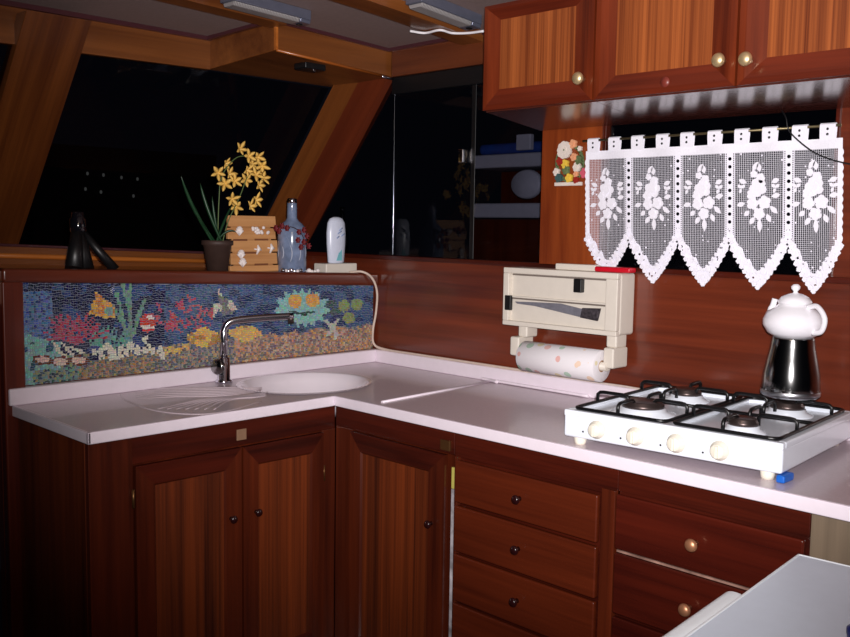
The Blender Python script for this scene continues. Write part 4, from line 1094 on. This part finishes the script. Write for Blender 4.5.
for s, y in ((1, Ys[0]), (-1, Ys[5])):
    o_ = sheet('side_border', lambda u, v, y=y, s=s: (y-s*.014*u+s*(.004*abs(math.sin(v*PI*13)))*(1-u), 1.49+(ZH0-1.49)*v), 3, 80, lace_m, t, off=-.001)

def shear(o):      # the cloth hangs slightly off the vertical
    for v in o.data.vertices:
        z = v.co.z+1.40
        if z < ZH1: v.co.y -= .045*(ZH1-z)
    for c_ in o.children: shear(c_)
for o_ in t.children:
    if not o_.name.startswith('tab'): shear(o_)

# thin black wire hanging at the right of the curtain
b = BM(); pts = [at(0, -.07, *q) for q in ((786, 118), (790, 132), (809, 149), (827, 158), (850, 164), (880, 168))]
pts = [Vector((-.06, pts[0].y+.02, 1.925))]+pts
tube(b, smoothpts(pts, 6), .0022, 6); tag(obj('black_wire', b, blackp), 'thin black wire hanging across the right end of the lace curtain', 'wire')

# ================================================================== FLOWER PLAQUE
A = lambda x, y: at(0, -.022, x, y)
c = A(570, 165); t = thing('flower_plaque', 'small painted flower plaque hung on the wood left of the lace curtain', 'plaque', (-.013, c.y, c.z))
cols = {'green': plain('plaque_green', (96, 112, 74), .5, var=.3), 'white': plain('plaque_white', (222, 210, 200), .5), 'yellow': plain('plaque_yellow', (226, 190, 70), .5), 'pink': plain('plaque_pink', (206, 90, 110), .5), 'peach': plain('plaque_peach', (226, 160, 120), .5), 'teal': plain('plaque_teal', (60, 90, 90), .5), 'red': plain('plaque_red', (150, 40, 30), .5)}
def disc(bm, c, r, th=.006, n=10):
    prism(bm, [(c.x, c.y+r*math.cos(2*PI*k/n), c.z+r*math.sin(2*PI*k/n)) for k in range(n)], (th, 0, 0))
b = BM(); p, q = A(554.5, 183.5), A(581.5, 183.5); box(b, -.024, -.013, p.y, q.y, p.z-.010, p.z+.004); obj('base_strip', b, cols['white'], t, .002)
b = BM()
for k in range(26):
    a = k*.242+.0; cc = A(569+13*math.cos(a), 163+18*math.sin(a)); leaf_shape_x = None
    L = .03; aa = a+1.2
    prism(b, [(-.018, cc.y+math.cos(aa+s)*L*m, cc.z+math.sin(aa+s)*L*m) for s, m in ((0, .6), (.5, .3), (1.57, .2), (3.14, .6), (-1.57, .2), (-.5, .3))], (.004, 0, 0))
obj('leaf_wreath', b, cols['green'], t)
def plq(col, ctr, r, n=6):
    b = BM(); cc = A(*ctr); x = -.026+.002*random.random()
    for k in range(n):
        a = k*2*PI/n; pr = r*.42
        prism(b, [(x-.0005*k, cc.y+math.cos(a)*r*.6+pr*math.cos(q*PI/4), cc.z+math.sin(a)*r*.6+pr*math.sin(q*PI/4)) for q in range(8)], (.010, 0, 0))
    disc(b, Vector((x-.006, cc.y, cc.z)), r*.36); obj('painted_flower', b, cols[col], t)
for a in (('white', (564.5, 150), .034, 9), ('green', (565, 150), .010, 5), ('peach', (573, 144), .018, 5), ('peach', (574, 157), .016, 5), ('yellow', (565, 164), .018, 5), ('white', (577, 167), .019, 6), ('pink', (584.5, 173), .020, 5),
          ('white', (556.5, 172), .016, 5), ('yellow', (569, 178), .018, 5), ('teal', (559, 178), .018, 5), ('red', (560, 161), .018, 5), ('red', (576, 180), .014, 5), ('white', (580, 148.5), .010, 5), ('green', (579, 160), .018, 5), ('green', (566, 170), .018, 5), ('peach', (576, 174), .012, 5)): plq(*a)

# ================================================================== WHITE APPLIANCE, lower right
ZF = .80; c = at(2, ZF, 800, 555)
FX, FY = c.x, c.y
t = thing('fridge', 'white low fridge top in the lower right corner, in front of the drawers', 'fridge', (FX-.4, FY-.35, 0))
b = BM(); box(b, FX-.78, FX, FY-.66, FY, .03, ZF-.03); obj('body', b, appl, t, .01)
b = BM(); box(b, FX-.80, FX+.002, FY-.68, FY+.004, ZF-.028, ZF); obj('top', b, appl, t, .005)
b = BM(); box(b, FX-.80, FX+.003, FY+.0, FY+.006, ZF-.016, ZF+.0015); box(b, FX-.002, FX+.004, FY-.68, FY+.006, ZF-.016, ZF+.0015); obj('edge_trim', b, appl_e, t, .002)
b = BM(); q1 = at(2, ZF-.02, 737, 597)
box(b, FX-.85, q1.x+.012, FY+.006, FY+.056, ZF-.20, ZF-.008); obj('door_lip', b, appl_e, t, .020, seg=5)
t.matrix_world = Matrix.Translation(Vector((FX, FY, 0))) @ Matrix.Rotation(math.radians(4.6), 4, 'Z') @ Matrix.Translation(Vector((-.4, -.35, 0)))
# dark blue object on the fridge
b = BM(); p = at(2, ZF+.01, 858, 635); lathe(b, [(0, 0), (.018, 0), (.020, .01), (.020, .02), (.014, .026), (0, .026)], (p.x, p.y, ZF+.002), seg=20)
tag(obj('blue_container', b, plain('navy_plastic', (20, 26, 90), .4), None, loc=(p.x, p.y, ZF)), 'dark blue round container on the white fridge top at the frame edge', 'container')

# ================================================================== ADDED BEYOND THE GLASS, for a reflection and light specks
XO = .55  # boards, cloth and cushion placed here imitate a cabin reflection
def ob_(x0, y0, x1, y1):
    a, c2 = at(0, XO, x0, y0), at(0, XO, x1, y1); return a, c2
def outbox(name, label, cat, r, mat, depth=.2, bev=.01, front=0):
    a, c2 = ob_(*r); b = BM(); mid = (r[0]+r[2])/2; a.z = at(0, XO, mid, r[1]).z; c2.z = at(0, XO, mid, r[3]).z if name != 'reflection_bulkhead' else FZ
    box(b, XO+front, XO+front+depth, a.y, c2.y, a.z, c2.z)
    tag(obj(name, b, mat, None, bev, loc=(XO+depth/2, (a.y+c2.y)/2, min(a.z, c2.z))), label, cat)
outbox('reflection_board', 'upper white board added to imitate a reflection in the right side window', 'board', (473, 153, 560, 167), white_b, .21)
outbox('reflection_board', 'lower white board added to imitate a reflection in the right side window', 'board', (473, 203, 560, 218), white_b, .21)
outbox('reflection_cloth', 'folded blue cloth on the upper white board, imitating a reflection in the side window', 'cloth', (473, 141, 560, 152.4), blue_cloth, .2, .02, .04)
a = at(0, XO, 514, 141)
outbox('reflection_box', 'pale box standing at the blue cloth, imitating a reflection in the side window', 'box', (516, 134, 530, 150), white_b, .03, .005, .0)
outbox('reflection_bulkhead', 'dark brown wooden bulkhead below the boards, imitating a reflection in the side window', 'bulkhead', (473, 219, 560, 275), mz_, .2)
outbox('reflection_backboard', 'dark brown board between the two white boards, imitating a reflection in the side window', 'board', (473, 168, 560, 202.5), mz_, .05, 0, .22)
a = at(0, XO+.02, 523, 184); b = BM(); K2 = (a-CAMP).dot(FW)/FPX
lathe(b, [(0, -.02), (K2*13, -.018), (K2*15, 0), (K2*13, .018), (0, .02)], (XO+.05, a.y, a.z), (1, 0, 0), 28); 
for v_ in b.verts: v_.co.y = a.y+(v_.co.y-a.y)*1.35
tag(obj('reflection_cushion', b, white_b, None, loc=(XO+.05, a.y, a.z)), 'rounded pale cushion between the two boards, imitating a reflection in the side window', 'cushion')
b = BM(); box(b, .9, 3.0, 6.03, 6.5, FZ-1, 2.3); struct('speck_backing', b, dark_out)  # unseen dark block added to back the glowing specks
# glowing beads added for the light specks in the windshield
hl = plain('speck_glow', (210, 215, 200), .5, emit=.08)
names = ['upper row, first from the left', 'upper row, second from the left', 'upper row, third from the left', 'upper row, rightmost', 'lower row, leftmost', 'lower row, middle', 'lower row, rightmost']
for (x, y), nm in zip(((87.5, 173.5), (103.5, 175), (121.5, 177.5), (137.5, 179), (85.5, 189), (101, 192), (133.5, 196)), names):
    a = at(1, 6.0, x, y); b = BM(); lathe(b, [(0, -.02), (.010, -.014), (.014, 0), (.010, .014), (0, .02)], a, seg=10)
    tag(obj('light_speck', b, hl, None, loc=a), 'tiny glowing bead added for a light speck in the windshield: '+nm, 'light')
